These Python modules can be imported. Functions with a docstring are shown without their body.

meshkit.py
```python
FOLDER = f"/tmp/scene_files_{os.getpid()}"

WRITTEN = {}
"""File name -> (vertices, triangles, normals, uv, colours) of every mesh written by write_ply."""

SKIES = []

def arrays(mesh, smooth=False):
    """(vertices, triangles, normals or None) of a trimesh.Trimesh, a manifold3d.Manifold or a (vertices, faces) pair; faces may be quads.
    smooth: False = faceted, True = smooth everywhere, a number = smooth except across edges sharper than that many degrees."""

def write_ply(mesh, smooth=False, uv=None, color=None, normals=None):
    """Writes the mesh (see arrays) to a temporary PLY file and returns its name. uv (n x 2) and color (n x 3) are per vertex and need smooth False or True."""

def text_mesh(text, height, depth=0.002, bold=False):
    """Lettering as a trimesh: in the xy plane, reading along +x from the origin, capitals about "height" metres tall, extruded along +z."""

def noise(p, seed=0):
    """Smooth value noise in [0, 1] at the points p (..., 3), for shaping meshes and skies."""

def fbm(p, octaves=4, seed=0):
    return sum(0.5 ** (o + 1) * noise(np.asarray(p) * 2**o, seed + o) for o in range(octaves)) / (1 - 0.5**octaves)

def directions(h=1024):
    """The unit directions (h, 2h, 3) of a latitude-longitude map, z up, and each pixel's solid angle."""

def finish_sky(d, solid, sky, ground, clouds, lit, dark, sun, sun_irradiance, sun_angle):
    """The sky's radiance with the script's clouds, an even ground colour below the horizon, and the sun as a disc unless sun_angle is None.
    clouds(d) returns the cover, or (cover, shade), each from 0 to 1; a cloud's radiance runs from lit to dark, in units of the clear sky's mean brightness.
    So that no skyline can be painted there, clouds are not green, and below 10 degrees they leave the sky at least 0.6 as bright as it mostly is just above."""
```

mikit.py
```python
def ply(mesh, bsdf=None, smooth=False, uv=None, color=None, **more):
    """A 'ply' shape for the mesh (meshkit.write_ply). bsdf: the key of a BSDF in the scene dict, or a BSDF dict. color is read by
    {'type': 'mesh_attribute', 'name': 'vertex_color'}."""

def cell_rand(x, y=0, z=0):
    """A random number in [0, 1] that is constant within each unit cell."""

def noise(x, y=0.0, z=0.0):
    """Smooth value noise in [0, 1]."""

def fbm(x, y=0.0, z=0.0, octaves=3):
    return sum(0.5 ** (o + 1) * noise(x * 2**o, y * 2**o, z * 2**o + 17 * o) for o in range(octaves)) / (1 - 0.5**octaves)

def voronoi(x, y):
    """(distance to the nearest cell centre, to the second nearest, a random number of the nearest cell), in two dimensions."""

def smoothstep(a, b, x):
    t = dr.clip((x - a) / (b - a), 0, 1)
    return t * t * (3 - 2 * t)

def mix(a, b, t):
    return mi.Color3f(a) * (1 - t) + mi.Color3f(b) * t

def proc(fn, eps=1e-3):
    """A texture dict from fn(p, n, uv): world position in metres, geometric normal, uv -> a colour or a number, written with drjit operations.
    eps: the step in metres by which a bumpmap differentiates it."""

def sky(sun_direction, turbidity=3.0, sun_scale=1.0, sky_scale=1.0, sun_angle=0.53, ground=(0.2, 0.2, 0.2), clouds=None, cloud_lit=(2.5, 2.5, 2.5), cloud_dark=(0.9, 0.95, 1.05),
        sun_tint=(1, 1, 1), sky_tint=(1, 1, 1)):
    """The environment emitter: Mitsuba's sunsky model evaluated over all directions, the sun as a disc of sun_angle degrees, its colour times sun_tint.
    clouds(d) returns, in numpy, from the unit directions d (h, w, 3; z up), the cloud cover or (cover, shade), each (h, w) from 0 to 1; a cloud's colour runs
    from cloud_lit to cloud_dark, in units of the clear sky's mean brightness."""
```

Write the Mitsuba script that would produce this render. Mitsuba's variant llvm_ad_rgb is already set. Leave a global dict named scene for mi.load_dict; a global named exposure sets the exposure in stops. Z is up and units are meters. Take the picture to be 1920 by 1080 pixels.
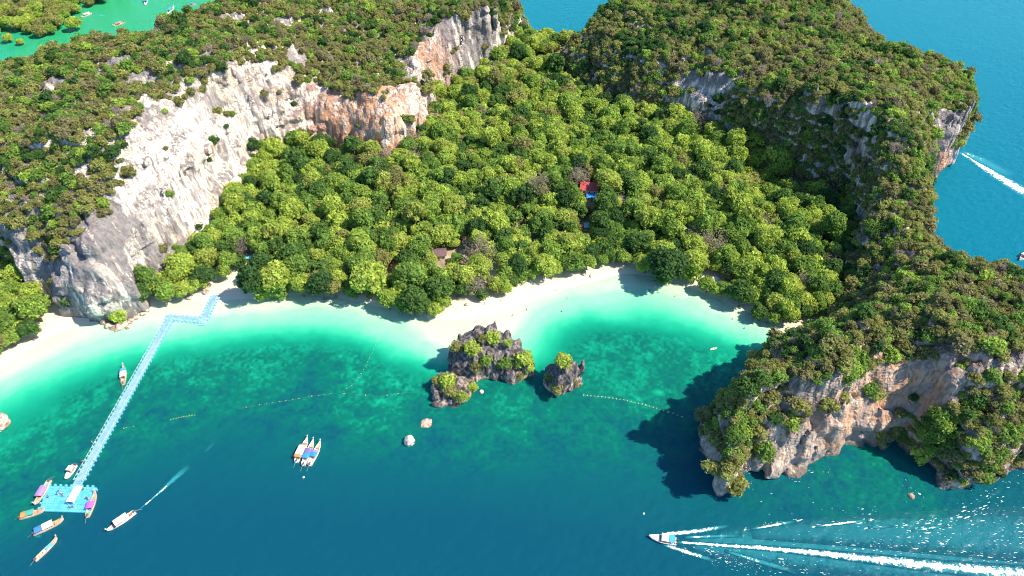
import math, random
import numpy as np, trimesh, drjit as dr, mitsuba as mi
import mikit, meshkit, manifold3d
from scipy import ndimage
from scipy.interpolate import RBFInterpolator
from scipy.sparse import coo_matrix
from scipy.sparse.csgraph import connected_components
import shapely
from mikit import noise, fbm, smoothstep, mix, cell_rand

T = mi.ScalarTransform4f
R_ = np.random.default_rng(11)
random.seed(5)

# ------------------------------------------------------------------ camera, sky, exposure
CAM_H, PITCH, FPX = 220.0, math.radians(42.0), 1272.0
SP, CP = math.sin(PITCH), math.cos(PITCH)
scene, labels = {}, {}
scene['camera'] = {'type': 'perspective', 'fov_axis': 'x', 'fov': 2 * math.degrees(math.atan(960 / FPX)),
                   'near_clip': 1.0, 'far_clip': 20000.0,
                   'to_world': T().look_at(origin=[0, 0, CAM_H], target=[0, CP * 100, CAM_H - SP * 100], up=[0, 0, 1])}
SUN_EL, SUN_AZ = math.radians(50), math.radians(12)
SUN = (math.cos(SUN_EL) * math.cos(SUN_AZ), -math.cos(SUN_EL) * math.sin(SUN_AZ), math.sin(SUN_EL))
scene['sky_light'] = mikit.sky(SUN, turbidity=3, sky_scale=1.05, ground=(0.05, 0.16, 0.2))
exposure = 2.55


def at(u, v, z=0.0):
    """The point at height z on the photograph's sight line (u, v) (1920 x 1080)."""
    a, b = (u - 960) / FPX, (540 - v) / FPX
    dx, dy, dz = a, CP + b * SP, -SP + b * CP
    t = (z - CAM_H) / dz
    return np.array([dx * t, dy * t, z])


def ats(rows):
    return np.array([at(*r) for r in rows])


# ------------------------------------------------------------------ materials
def lin(r, g, b):
    return [((c / 255) / 12.92 if c / 255 <= 0.04045 else ((c / 255 + 0.055) / 1.055) ** 2.4) for c in (r, g, b)]


# effective water colour by depth (0 sand bank .. 1 deep) : control depths of the bay
DEPTH_PTS = [
    # beach edge
    (0, 690, 0), (60, 650, 0), (110, 618, 0), (170, 614, .06), (230, 615, .08), (300, 580, .02), (350, 572, 0), (420, 570, 0), (500, 565, 0), (580, 560, 0), (640, 566, .02), (700, 580, .03),
    (760, 590, .03), (830, 606, 0), (900, 605, 0), (960, 590, 0), (1040, 560, 0), (1120, 535, 0), (1190, 520, 0), (1260, 535, 0), (1330, 560, 0), (1390, 585, 0), (1440, 610, 0.02),
    # pale band
    (0, 720, .10), (80, 680, .12), (170, 640, .14), (260, 615, .13), (340, 605, .10), (430, 600, .12), (520, 590, .12), (600, 585, .13), (680, 600, .14), (760, 622, .10), (830, 628, .02), (900, 625, 0), (960, 612, .04), (1020, 590, .12),
    (1080, 562, .13), (1150, 548, .14), (1230, 552, .15), (1300, 578, .15), (1360, 600, .12), (1410, 618, .15), (840, 650, .08), (930, 640, .06), (990, 640, .14), (780, 640, .15),
    # mint band
    (0, 752, .30), (100, 700, .30), (200, 668, .30), (290, 640, .30), (380, 625, .30), (470, 612, .3), (560, 604, .32), (650, 610, .3), (730, 625, .26), (800, 655, .28), (1000, 660, .33), (1010, 630, .3), (1060, 590, .33), (1140, 572, .33), (1230, 578, .33), (1310, 605, .33), (1370, 632, .33), (1395, 640, .3),
    # turquoise edge
    (0, 775, .52), (60, 745, .46), (150, 705, .5), (230, 675, .55), (320, 655, .55), (400, 640, .56), (480, 628, .56), (560, 618, .56), (640, 622, .56), (720, 640, .5), (780, 668, .5), (820, 690, .5), (1030, 650, .54), (1055, 608, .52), (1100, 592, .5), (1180, 588, .45), (1250, 598, .5), (1320, 625, .52), (1370, 648, .52),
    # seagrass
    (150, 740, .62), (230, 720, .68), (330, 700, .68), (430, 680, .68), (520, 665, .69), (600, 655, .68), (680, 655, .68), (740, 675, .64), (780, 700, .6), (1060, 640, .66), (1110, 625, .67), (1190, 640, .67), (1260, 640, .66), (1320, 650, .64), (1370, 670, .66),
    (1100, 690, .6), (1180, 690, .68), (1150, 720, .58), (1200, 740, .56), (1150, 770, .7), (1230, 770, .62), (1300, 720, .7), (1250, 700, .68), (1040, 690, .66), (1000, 760, .7), (900, 760, .7), (820, 720, .6), (780, 740, .62),
    (20, 830, .55), (60, 790, .52), (110, 800, .66), (60, 860, .7), (20, 900, .68), (100, 870, .74), (200, 800, .7), (250, 780, .72), (300, 760, .70), (350, 740, .71), (420, 730, .71), (480, 720, .7), (560, 720, .70), (640, 710, .7), (700, 720, .66), (720, 760, .66),
    (330, 800, .78), (430, 790, .78), (540, 780, .77), (620, 770, .74), (680, 790, .72), (740, 800, .73), (840, 800, .72), (920, 790, .72), (990, 790, .74), (1080, 790, .75), (1140, 800, .76), (700, 840, .82), (800, 840, .8), (900, 830, .8), (1000, 830, .83), (1100, 840, .85), (1180, 840, .83),
    (0, 960, .80), (60, 930, .84), (130, 880, .88), (220, 850, .86), (300, 840, .9), (400, 830, .92), (500, 820, .9), (580, 820, .86), (640, 850, .93), (720, 880, .95),
    (250, 920, .98), (400, 880, 1), (550, 900, 1), (700, 930, 1), (850, 900, .97), (1000, 900, .96), (1150, 900, .94), (1280, 920, .92), (1350, 960, .9), (1450, 930, .84), (1550, 920, .8), (1640, 900, .76), (1700, 920, .78), (1780, 960, .85), (1900, 930, .88),
    (150, 1000, 1), (20, 1040, 1), (300, 1060, 1.02), (500, 1050, 1.02), (700, 1050, 1.02), (900, 1040, 1.02), (1100, 1040, 1.0), (1300, 1060, .98), (1500, 1000, .93), (1500, 1070, .98), (1700, 1000, .93), (1700, 1070, .98), (1900, 1000, .95), (1900, 1070, 1),
    (1240, 830, .86), (1280, 860, .88), (1330, 700, .7), (1300, 780, .76), (-200, 800, .5), (-200, 1000, .9), (-150, 720, .1), (2100, 1000, 1), (960, 1250, 1.02), (300, 1250, 1.02), (1600, 1250, 1.02),
]
_dp = np.array([at(u, v)[:2] for u, v, _ in DEPTH_PTS])
_dt = np.array([t * (1.35 if .02 < t < .2 else 1) for *_, t in DEPTH_PTS])
_SIG = 15.0
_K = np.exp(-((_dp[:, None] - _dp[None]) ** 2).sum(-1) / (2 * _SIG ** 2))
_W = np.linalg.solve(_K + 0.12 * np.eye(len(_dp)), _dt)


def bay_depth(x, y):
    """Normalised Gaussian regression of the bay's depth (0 sand .. 1 deep)."""
    num, den = mi.Float(0.02 * 1.0), mi.Float(0.02)
    for (a, b), t in zip(_dp, _dt):
        s = 5.5 + 0.022 * max(0.0, b - 100)
        if b < 175:
            s += 5
        w = dr.exp(-(dr.square(x - float(a)) + dr.square(y - float(b))) * float(1 / (2 * s * s)))
        num += w * float(t)
        den += w
    return num / den


RAMP = [(0.0, (.60, .57, .43)), (.05, (.52, .62, .47)), (.15, (.42, .66, .49)), (.27, (.17, .60, .40)), (.38, (.04, .49, .31)), (.47, (.010, .37, .235)), (.56, (.004, .245, .165)), (.68, (.003, .142, .110)), (.8, (.003, .106, .113)), (.9, (.003, .082, .119)), (1.0, (.003, .066, .119))]


def ramp(t):
    c = mi.Color3f(RAMP[0][1])
    for (a, ca), (b, cb) in zip(RAMP, RAMP[1:]):
        c = dr.lerp(c, mi.Color3f(cb), dr.clip((t - a) / (b - a), 0, 1))
    return c


LAGOON = at(190, 40)


def water_colour(p):
    n1 = fbm(p.x * .035, p.y * .035, 3.0, 3)
    n2 = fbm(p.x * .2 + 9, p.y * .2, 7.0, 4)
    t = bay_depth(p.x + (n1 - .5) * 9, p.y + (n1 - .5) * 7 + (n2 - .5) * 4)
    t = dr.select(t < .2, t * 1.2, dr.select(t < .64, .24 + .40 * smoothstep(.20, .67, t) , t))
    grass = smoothstep(.54, .66, t) * (1 - smoothstep(.78, .95, t))
    t = t + grass * ((n2 - .5) * .30 + (n1 - .5) * .20 + (fbm(p.x * .75, p.y * .75, 3.0, 2) - .5) * .22) + smoothstep(.75, .95, t) * (n1 - .5) * .10
    c = ramp(dr.clip(t, 0, 1))
    # open sea behind the island: silty cyan; enclosed lagoon: green shallow water
    back = smoothstep(225, 330, p.y + .55 * dr.maximum(p.x - 130, 0))
    sea = mix((.002, .140, .235), (.002, .165, .255), smoothstep(250, 640, p.y + (n1 - .5) * 120))
    c = mix(c, sea, back)
    lg = 1 - smoothstep(150, 190, dr.sqrt(dr.square(p.x - float(LAGOON[0]) ) + dr.square((p.y - 560) )))
    lagoon = mix((.005, .27, .19), (.022, .30, .135), smoothstep(-480, -370, p.x + (n1 - .5) * 60))
    lagoon = mix(lagoon, (.004, .27, .24), smoothstep(.55, .75, n2) * .15)
    return mix(c, lagoon, lg)


def wave_height(p):
    a = noise(p.x * .9 + .5 * p.y, p.y * 1.3, 1.0) * .11 + noise(p.x * .35, p.y * .5 - .2 * p.x, 4.0) * .22 + noise(p.x * 2.3, p.y * 2.6, 2.0) * .035
    return a


scene['water_material'] = {'type': 'bumpmap', 'scale': 1.0, 'bump': mikit.proc(lambda p, n, uv: wave_height(p), eps=.15),
                      'bsdf': {'type': 'principled', 'base_color': mikit.proc(lambda p, n, uv: water_colour(p)), 'roughness': .22, 'specular': .10}}


def foam_colour(p, n, uv):
    """uv.y 0..1 across the trail, uv.x: how fresh the foam is (1 at the boat)."""
    e = 1 - dr.abs(uv.y * 2 - 1)
    f = fbm(p.x * .9, p.y * .9, 2.0, 3) * .6 + fbm(p.x * 2.6, p.y * 2.6, 5.0, 2) * .4
    a = smoothstep(0.05, .75, e * 1.1 + (f - .5) * 1.0) * dr.minimum(uv.x * 1.6, 1)
    w = smoothstep(.36, .56, e * .55 * (.35 + .8 * uv.x) * smoothstep(.1, .9, uv.x) + (f - .5) * 1.0 * smoothstep(.0, .7, uv.x) + .10 * uv.x)
    c = mix(water_colour(p), (.03, .30, .38), a * .7 * smoothstep(.02, .45, e))
    return mix(c, (.82, .86, .86), w * smoothstep(.02, .3, e))


scene['foam_material'] = {**scene['water_material'], 'bsdf': {'type': 'principled', 'base_color': mikit.proc(foam_colour), 'roughness': .3, 'specular': .25}}
scene['foam_white'] = {'type': 'twosided', 'bsdf': {'type': 'diffuse', 'reflectance': {'type': 'rgb', 'value': [.66, .76, .80]}}}

# foliage: uv.x picks the species tint, uv.y a random number of the leaf clump
PALETTE = [(0.0, (.052, .118, .048)), (.18, (.088, .190, .062)), (.36, (.23, .39, .09)), (.52, (.44, .58, .12)), (.66, (.33, .365, .125)), (.78, (.25, .265, .12)), (.9, (.32, .285, .20)), (1.0, (.44, .40, .36))]


def leaf_colour(p, n, uv):
    c = mi.Color3f(PALETTE[0][1])
    s = dr.clip(uv.x + (noise(p.x * .09, p.y * .09, 3.0) - .5) * .10, 0, 1)
    for (a, ca), (b, cb) in zip(PALETTE, PALETTE[1:]):
        c = dr.lerp(c, mi.Color3f(cb), dr.clip((s - a) / (b - a), 0, 1))
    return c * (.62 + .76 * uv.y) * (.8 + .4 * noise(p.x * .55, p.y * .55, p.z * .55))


scene['leaf_material'] = {'type': 'principledthin', 'base_color': mikit.proc(leaf_colour), 'roughness': .6, 'diff_trans': .95, 'spec_trans': 0.0, 'eta': 1.3}
scene['bark_material'] = {'type': 'diffuse', 'reflectance': {'type': 'rgb', 'value': [.16, .13, .10]}}

ORANGE = [(*at(690, 235, 25), 34), (*at(620, 225, 30), 18), (*at(800, 130, 30), 16), (*at(1700, 745, 22), 15), (*at(1610, 800, 18), 12), (*at(630, 230, 25), 14), (*at(1760, 300, 15), 9)]
DARK = [(*at(180, 480, 20), 26), (*at(120, 540, 12), 24), (*at(230, 560, 10), 14), (*at(880, 60, 45), 26), (*at(560, 60, 62), 12), (*at(450, 60, 66), 10), (*at(150, 150, 66), 32), (*at(290, 110, 70), 26), (*at(1790, 225, 28), 30), (*at(1765, 300, 12), 14), (*at(280, 440, 20), 9)]
GREYISH = [(*at(1450, 880, 8), 12), (*at(1540, 850, 8), 13), (*at(1360, 890, 8), 12), (*at(1620, 820, 10), 13), (*at(1500, 820, 18), 10), (*at(1680, 800, 12), 14), (*at(1330, 850, 10), 10), (*at(1610, 300, 25), 18), (*at(1330, 170, 25), 20)]
PALE = [(*at(330, 290, 38), 50), (*at(420, 230, 40), 40), (*at(500, 150, 50), 30)]


def blobs(p, pts):
    w = mi.Float(0)
    for x, y, z, s in pts:
        w = dr.maximum(w, dr.exp(-(dr.square(p.x - float(x)) + dr.square(p.y - float(y)) + dr.square(p.z - float(z)) * .6) / float(2 * (s * .7) ** 2)))
    return w


def rock_colour(p, n, uv):
    streak = fbm(p.x * .42, p.y * .42, p.z * .045, 3)
    fine = fbm(p.x * 1.2, p.y * 1.2, p.z * .5, 3)
    big = fbm(p.x * .05 + 5, p.y * .05, p.z * .06, 3)
    c = mix((.58, .54, .49), (.76, .73, .68), smoothstep(.30, .60, fine))
    c = mix(c, (.56, .44, .33), smoothstep(.50, .68, big) * .6)
    strata = (p.z - .62 * p.x + .2 * p.y) * .5
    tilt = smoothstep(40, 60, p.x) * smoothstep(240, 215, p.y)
    runs = noise(p.x * .85 + 4, p.y * .85, p.z * .035)
    runs = dr.lerp(runs, noise(strata, p.x * .12, p.y * .3), tilt)
    c = mix(c, (.70, .50, .36), smoothstep(.36, .24, runs) * .35)
    pale = blobs(p, PALE)
    dark = dr.clip(blobs(p, DARK) * 1.25, 0, 1)
    g = smoothstep(.47, .62, streak * .6 + big * .4 + .20 * dark - .11 * pale + .14 * smoothstep(.35, .8, n.z))
    g = dr.maximum(g, dark * smoothstep(.45, .56, fine * .3 + streak * .2 + runs * .5))
    c = mix(c, mix((.10, .108, .13), (.23, .23, .25), fine), g * .92)
    crack = dr.minimum(dr.abs(noise(p.x * .5 + 3, p.y * .5, p.z * .09) - .5), dr.abs(noise(p.x * .19, p.y * .19, p.z * .55 + 9) - .5) * 1.3)
    c = mix(c, (.10, .10, .115), smoothstep(.045, .008, crack + (fine - .5) * .05) * smoothstep(.42, .65, fbm(p.x * .11, p.y * .11, p.z * .11 + 2, 2)) * .75)
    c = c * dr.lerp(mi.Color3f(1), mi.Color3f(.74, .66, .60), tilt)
    c = mix(c, mix((.46, .43, .40), (.70, .67, .62), fine), dark * smoothstep(.57, .66, noise(p.x * .33 + p.y * .3 + 11, p.y * .15, p.z * .04) * .75 + .25 * fine) * .85)
    o = blobs(p, ORANGE)
    c = mix(c, mix((.50, .20, .08), (.66, .38, .22), fine), o * smoothstep(.34, .54, streak * .6 + fine * .4) * .92)
    c = mix(c, (.25, .245, .26), smoothstep(.60, .74, runs) * .75)
    c = mix(c, (.15, .12, .115), smoothstep(.62 - tilt * .12, .72 - tilt * .1, noise(p.x * 1.5 + 8, p.y * 1.5, p.z * .05 + strata * tilt * .5)) * .55)
    c = mix(c, mix((.20, .185, .18), (.44, .38, .33), fine), blobs(p, GREYISH) * smoothstep(.36, .56, runs * .5 + streak * .5) * .8)
    c = mix(c, (.08, .075, .065), smoothstep(1.3, .3, p.z + (fine - .5) * 1.2) * .7)
    return c


def rock_relief(p, n, uv):
    return fbm(p.x * .7, p.y * .7, p.z * .2, 4) * 1.5 + fbm(p.x * 1.1, p.y * 1.1, p.z * 1.6 + 4, 2) * .55


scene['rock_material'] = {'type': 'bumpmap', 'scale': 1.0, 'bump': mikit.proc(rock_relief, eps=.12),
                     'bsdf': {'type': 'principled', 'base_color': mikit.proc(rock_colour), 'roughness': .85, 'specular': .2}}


def karst_colour(p, n, uv):
    fine = fbm(p.x * 1.3, p.y * 1.3, p.z * .6, 3)
    big = fbm(p.x * .22 + 5, p.y * .22, p.z * .15, 2)
    c = mix((.06, .058, .07), (.22, .205, .21), smoothstep(.35, .72, fine))
    c = mix(c, (.50, .42, .36), smoothstep(.45, .62, fine * .5 + big * .5) * smoothstep(9, 2, p.z + big * 4) * .9)
    return mix(c, (.10, .085, .07), smoothstep(1.0, .2, p.z + (fine - .5)) * .8)


scene['karst_material'] = {'type': 'bumpmap', 'scale': 1.0, 'bump': mikit.proc(lambda p, n, uv: fbm(p.x * 1.1, p.y * 1.1, p.z * .5, 3) * .9, eps=.1),
                      'bsdf': {'type': 'principled', 'base_color': mikit.proc(karst_colour), 'roughness': .85, 'specular': .2}}


def sand_colour(p, n, uv):
    f = fbm(p.x * .12, p.y * .12, 1.0, 3)
    g = fbm(p.x * 1.1, p.y * 1.1, 2.0, 3)
    c = mix((.68, .61, .48), (.76, .69, .56), g)
    c = mix(c, (.62, .66, .55), smoothstep(.5, .05, p.z))
    return mix(c, mix((.16, .13, .08), (.32, .27, .19), g), smoothstep(1.9, 3.2, p.z + (f - .5) * 2.4 + (g - .5) * .8) * .92)


scene['sand_material'] = {'type': 'diffuse', 'reflectance': mikit.proc(sand_colour)}

PAINT = {}


def paint(rgb, rough=.45):
    key = 'paint_' + '_'.join(str(int(c * 1000)) for c in rgb) + f'_{int(rough * 100)}'
    if key not in scene:
        scene[key] = {'type': 'twosided', 'bsdf': {'type': 'principled', 'base_color': {'type': 'rgb', 'value': list(rgb)}, 'roughness': rough, 'specular': .4}}
    return key


COUNT = {}


def numbered(name):
    n = COUNT.get(name, -1) + 1
    COUNT[name] = n
    return name if n == 0 else f'{name}_{n:03d}'


def tag(key, label=None, cat=None, group=None, kind=None):
    labels[key] = {k: v for k, v in (('label', label), ('category', cat), ('group', group), ('kind', kind)) if v}
    return key


def obj(name, mesh, bsdf, parent=None, smooth=False, **kw):
    key = numbered(name if parent is None else f'{parent}__{name}')
    scene[key] = mikit.ply(mesh, bsdf, smooth=smooth, **kw)
    return key


# ------------------------------------------------------------------ terrain: limestone massifs as level sets
def surface_nets(F, org, h):
    """Triangles of the zero level of F (positive inside) on a regular grid."""
    S = F > 0
    c = [S[a:S.shape[0] - 1 + a, b:S.shape[1] - 1 + b, d:S.shape[2] - 1 + d] for a, b, d in np.ndindex(2, 2, 2)]
    tot = sum(x.astype(np.int8) for x in c)
    I = np.argwhere((tot > 0) & (tot < 8))
    ids = np.full(tot.shape, -1, np.int32)
    ids[tuple(I.T)] = np.arange(len(I))
    acc, cnt = np.zeros((len(I), 3)), np.zeros(len(I))
    for ax in range(3):
        for o in np.ndindex(2, 2):
            a = np.insert(np.array(o), ax, 0)
            b = a.copy(); b[ax] = 1
            fa, fb = F[tuple((I + a).T)], F[tuple((I + b).T)]
            m = (fa > 0) != (fb > 0)
            t = np.where(m, fa / np.where(m, fa - fb, 1), 0)
            q = np.repeat(a[None].astype(float), len(I), 0); q[:, ax] = t
            acc += q * m[:, None]; cnt += m
    V = (I + acc / cnt[:, None]) * h + np.asarray(org)
    faces = []
    for ax in range(3):
        u, w = (ax + 1) % 3, (ax + 2) % 3
        sl0, sl1 = [slice(1, -1)] * 3, [slice(1, -1)] * 3
        sl0[ax], sl1[ax] = slice(0, -1), slice(1, None)
        A, B = S[tuple(sl0)], S[tuple(sl1)]
        E = np.argwhere(A != B)
        st = A[tuple(E.T)]
        off = np.array([1, 1, 1]); off[ax] = 0
        E = E + off
        du, dw = np.zeros(3, int), np.zeros(3, int); du[u] = 1; dw[w] = 1
        q = np.stack([ids[tuple(x.T)] for x in (E - du - dw, E - dw, E, E - du)], 1)
        ok = (q >= 0).all(1)
        q, st = q[ok], st[ok]
        q = np.where(st[:, None], q, q[:, ::-1])
        faces += [q[:, [0, 1, 2]], q[:, [0, 2, 3]]]
    return V, np.vstack(faces)


def raster(poly, X, Y):
    P = shapely.Polygon(poly).buffer(0)
    shapely.prepare(P)
    return shapely.contains_xy(P, X, Y)


def lattice(shape, h, scale, seed):
    """Smooth random field of about unit half-range on a grid of this spacing; scale in metres per axis."""
    r = np.random.default_rng(seed)
    n = [max(4, int(math.ceil(s * h / c)) + 3) for s, c in zip(shape, scale)]
    f = r.random(n).astype(np.float32) * 2 - 1
    idx = [np.arange(s) * h / c + .5 for s, c in zip(shape, scale)]
    # separable smooth interpolation
    for ax in range(3):
        i = np.floor(idx[ax]).astype(int); t = (idx[ax] - i).astype(np.float32); t = t * t * (3 - 2 * t)
        sh = [1, 1, 1]; sh[ax] = -1
        t = t.reshape(sh)
        f = np.take(f, i, ax) * (1 - t) + np.take(f, i + 1, ax) * t
    return f


def massif(polys, heights, widths, lo, hi, h, seed, warp=(5.0, 2.2, 1.0), power=1.0, karst=False):
    """A level-set body: inside the polygons the ground rises within "width" metres from the foot to the interpolated heights."""
    lo, hi = np.array(lo, float), np.array(hi, float)
    n = np.ceil((hi - lo) / h).astype(int) + 1
    xs, ys, zs = (lo[k] + np.arange(n[k]) * h for k in range(3))
    X, Y = np.meshgrid(xs, ys, indexing='ij')
    m = np.zeros(X.shape, bool)
    for p in polys:
        m |= raster(p, X, Y)
    d = ndimage.distance_transform_edt(m) * h - ndimage.distance_transform_edt(~m) * h
    hp = np.asarray(heights)
    C = np.stack([X[::4, ::4].ravel(), Y[::4, ::4].ravel()], 1)
    grid = lambda vals, pts: ndimage.zoom(RBFInterpolator(pts[:, :2], vals, kernel='linear', smoothing=.5, neighbors=24)(C).reshape(X[::4, ::4].shape), np.array(X.shape) / np.array(X[::4, ::4].shape), order=1)
    Hc = grid(hp[:, 2], hp)
    wp = np.asarray(widths)
    Wd = np.maximum(grid(wp[:, 2], wp), 2.0)
    Z0 = -6.0
    s = np.clip(d / Wd, 0, None)
    prof = np.tanh(1.35 * s)
    n2 = lattice((n[0], n[1], 4), h, (22, 22, 50), seed + 9)[..., 0] * 3.4 + lattice((n[0], n[1], 4), h, (8, 8, 50), seed + 8)[..., 0] * 1.5
    Hm = np.where(d > 0, Z0 + (np.maximum(Hc + n2, 1) - Z0) * prof, Z0 + d * 2).astype(np.float32)
    gx, gy = np.gradient(Hm, h)
    G = np.sqrt(1 + gx ** 2 + gy ** 2).astype(np.float32)
    G = ndimage.maximum_filter(G, 3)
    sh = tuple(n)
    wx = lattice(sh, h, (26, 26, 60), seed) * warp[0] + lattice(sh, h, (9, 9, 34), seed + 1) * warp[1] + lattice(sh, h, (7, 7, 5), seed + 2) * warp[2]
    wy = lattice(sh, h, (26, 26, 60), seed + 3) * warp[0] + lattice(sh, h, (9, 9, 34), seed + 4) * warp[1] + lattice(sh, h, (7, 7, 5), seed + 5) * warp[2]
    ii = (np.arange(n[0])[:, None, None] + wx / h).astype(np.float32)
    jj = (np.arange(n[1])[None, :, None] + wy / h).astype(np.float32)
    co = np.stack([ii.ravel(), jj.ravel()])
    Hw = ndimage.map_coordinates(Hm, co, order=1, mode='nearest').reshape(sh)
    Gw = ndimage.map_coordinates(G, co, order=1, mode='nearest').reshape(sh)
    F = (Hw - zs[None, None, :].astype(np.float32)) / Gw
    if karst:   # pinnacles and deep flutes
        F = F - (1 - np.abs(lattice(sh, h, (2.6, 2.6, 9), seed + 6)) * 2) * 1.3 + lattice(sh, h, (1.5, 1.5, 2.6), seed + 7) * .5 + lattice(sh, h, (4.5, 4.5, 6), seed + 9) * .9
    else:       # fissures down the face, ledges across it
        fis = np.abs(lattice(sh, h, (6, 6, 46), seed + 6)); led = np.abs(lattice(sh, h, (17, 17, 6.5), seed + 7))
        F = F - np.clip(.24 - fis, 0, 1) * 10.0 - np.clip(.22 - led, 0, 1) * 8.0 + lattice(sh, h, (4, 4, 3.4), seed + 11) * .8 + lattice(sh, h, (11, 11, 26), seed + 12) * 1.3 + lattice(sh, h, (30, 30, 13), seed + 14) * 2.4 + lattice(sh, h, (2.8, 2.8, 20), seed + 13) * 1.1
    F[0], F[-1], F[:, 0], F[:, -1] = -1, -1, -1, -1
    F[..., 0], F[..., -1] = -1, -1
    V, Fc = surface_nets(F, lo, h)
    keep = V[Fc].max(1)[:, 2] > -3.2
    return V, Fc[keep]


exec_start = None
VOX = 1.25
# left massif -------------------------------------------------------------
L_FOOT = [(-150, 400, 3), (-20, 500, 3), (50, 550, 3), (110, 592, 0), (150, 606, 0), (190, 610, 0), (225, 606, 0), (260, 590, 0), (285, 570, 0), (310, 530, 2), (330, 490, 4), (360, 460, 5), (395, 430, 6), (425, 400, 7),
          (440, 350, 8), (470, 310, 9), (510, 288, 10), (560, 272, 10), (610, 278, 10), (650, 285, 10), (700, 305, 10), (725, 302, 10), (760, 275, 11), (790, 235, 12), (815, 195, 13), (845, 170, 14), (885, 152, 15), (930, 132, 16), (968, 102, 16)]
L_FOOT = [(u + 20 * (330 <= u <= 800), v + 12 * (330 <= u <= 800), z) for u, v, z in L_FOOT]
L_POLY = np.vstack([ats(L_FOOT)[:, :2], [(16, 520), (5, 570), (-60, 640), (-150, 660), (-215, 600), (-188, 520), (-178, 460), (-218, 400), (-300, 380), (-380, 372), (-520, 365), (-520, 300), (-330, 285)]])
L_H = np.vstack([ats([(100, 440, 42), (157, 390, 47), (190, 330, 52), (270, 270, 58), (335, 170, 69), (300, 100, 72), (350, 50, 70), (466, 75, 66), (600, 165, 43), (690, 175, 44), (760, 150, 39), (800, 90, 44), (840, 20, 60), (900, 10, 58),
                      (965, 50, 33), (700, 100, 43), (700, 0, 55), (600, 50, 56), (500, 0, 68), (600, 100, 51), (20, 440, 40), (20, 300, 56), (120, 250, 62), (150, 110, 66), (20, 110, 62), (-80, 300, 52), (560, 80, 58)]),
                 [(-60, 590, 60), (-120, 590, 62), (-450, 360, 55)]])
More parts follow.
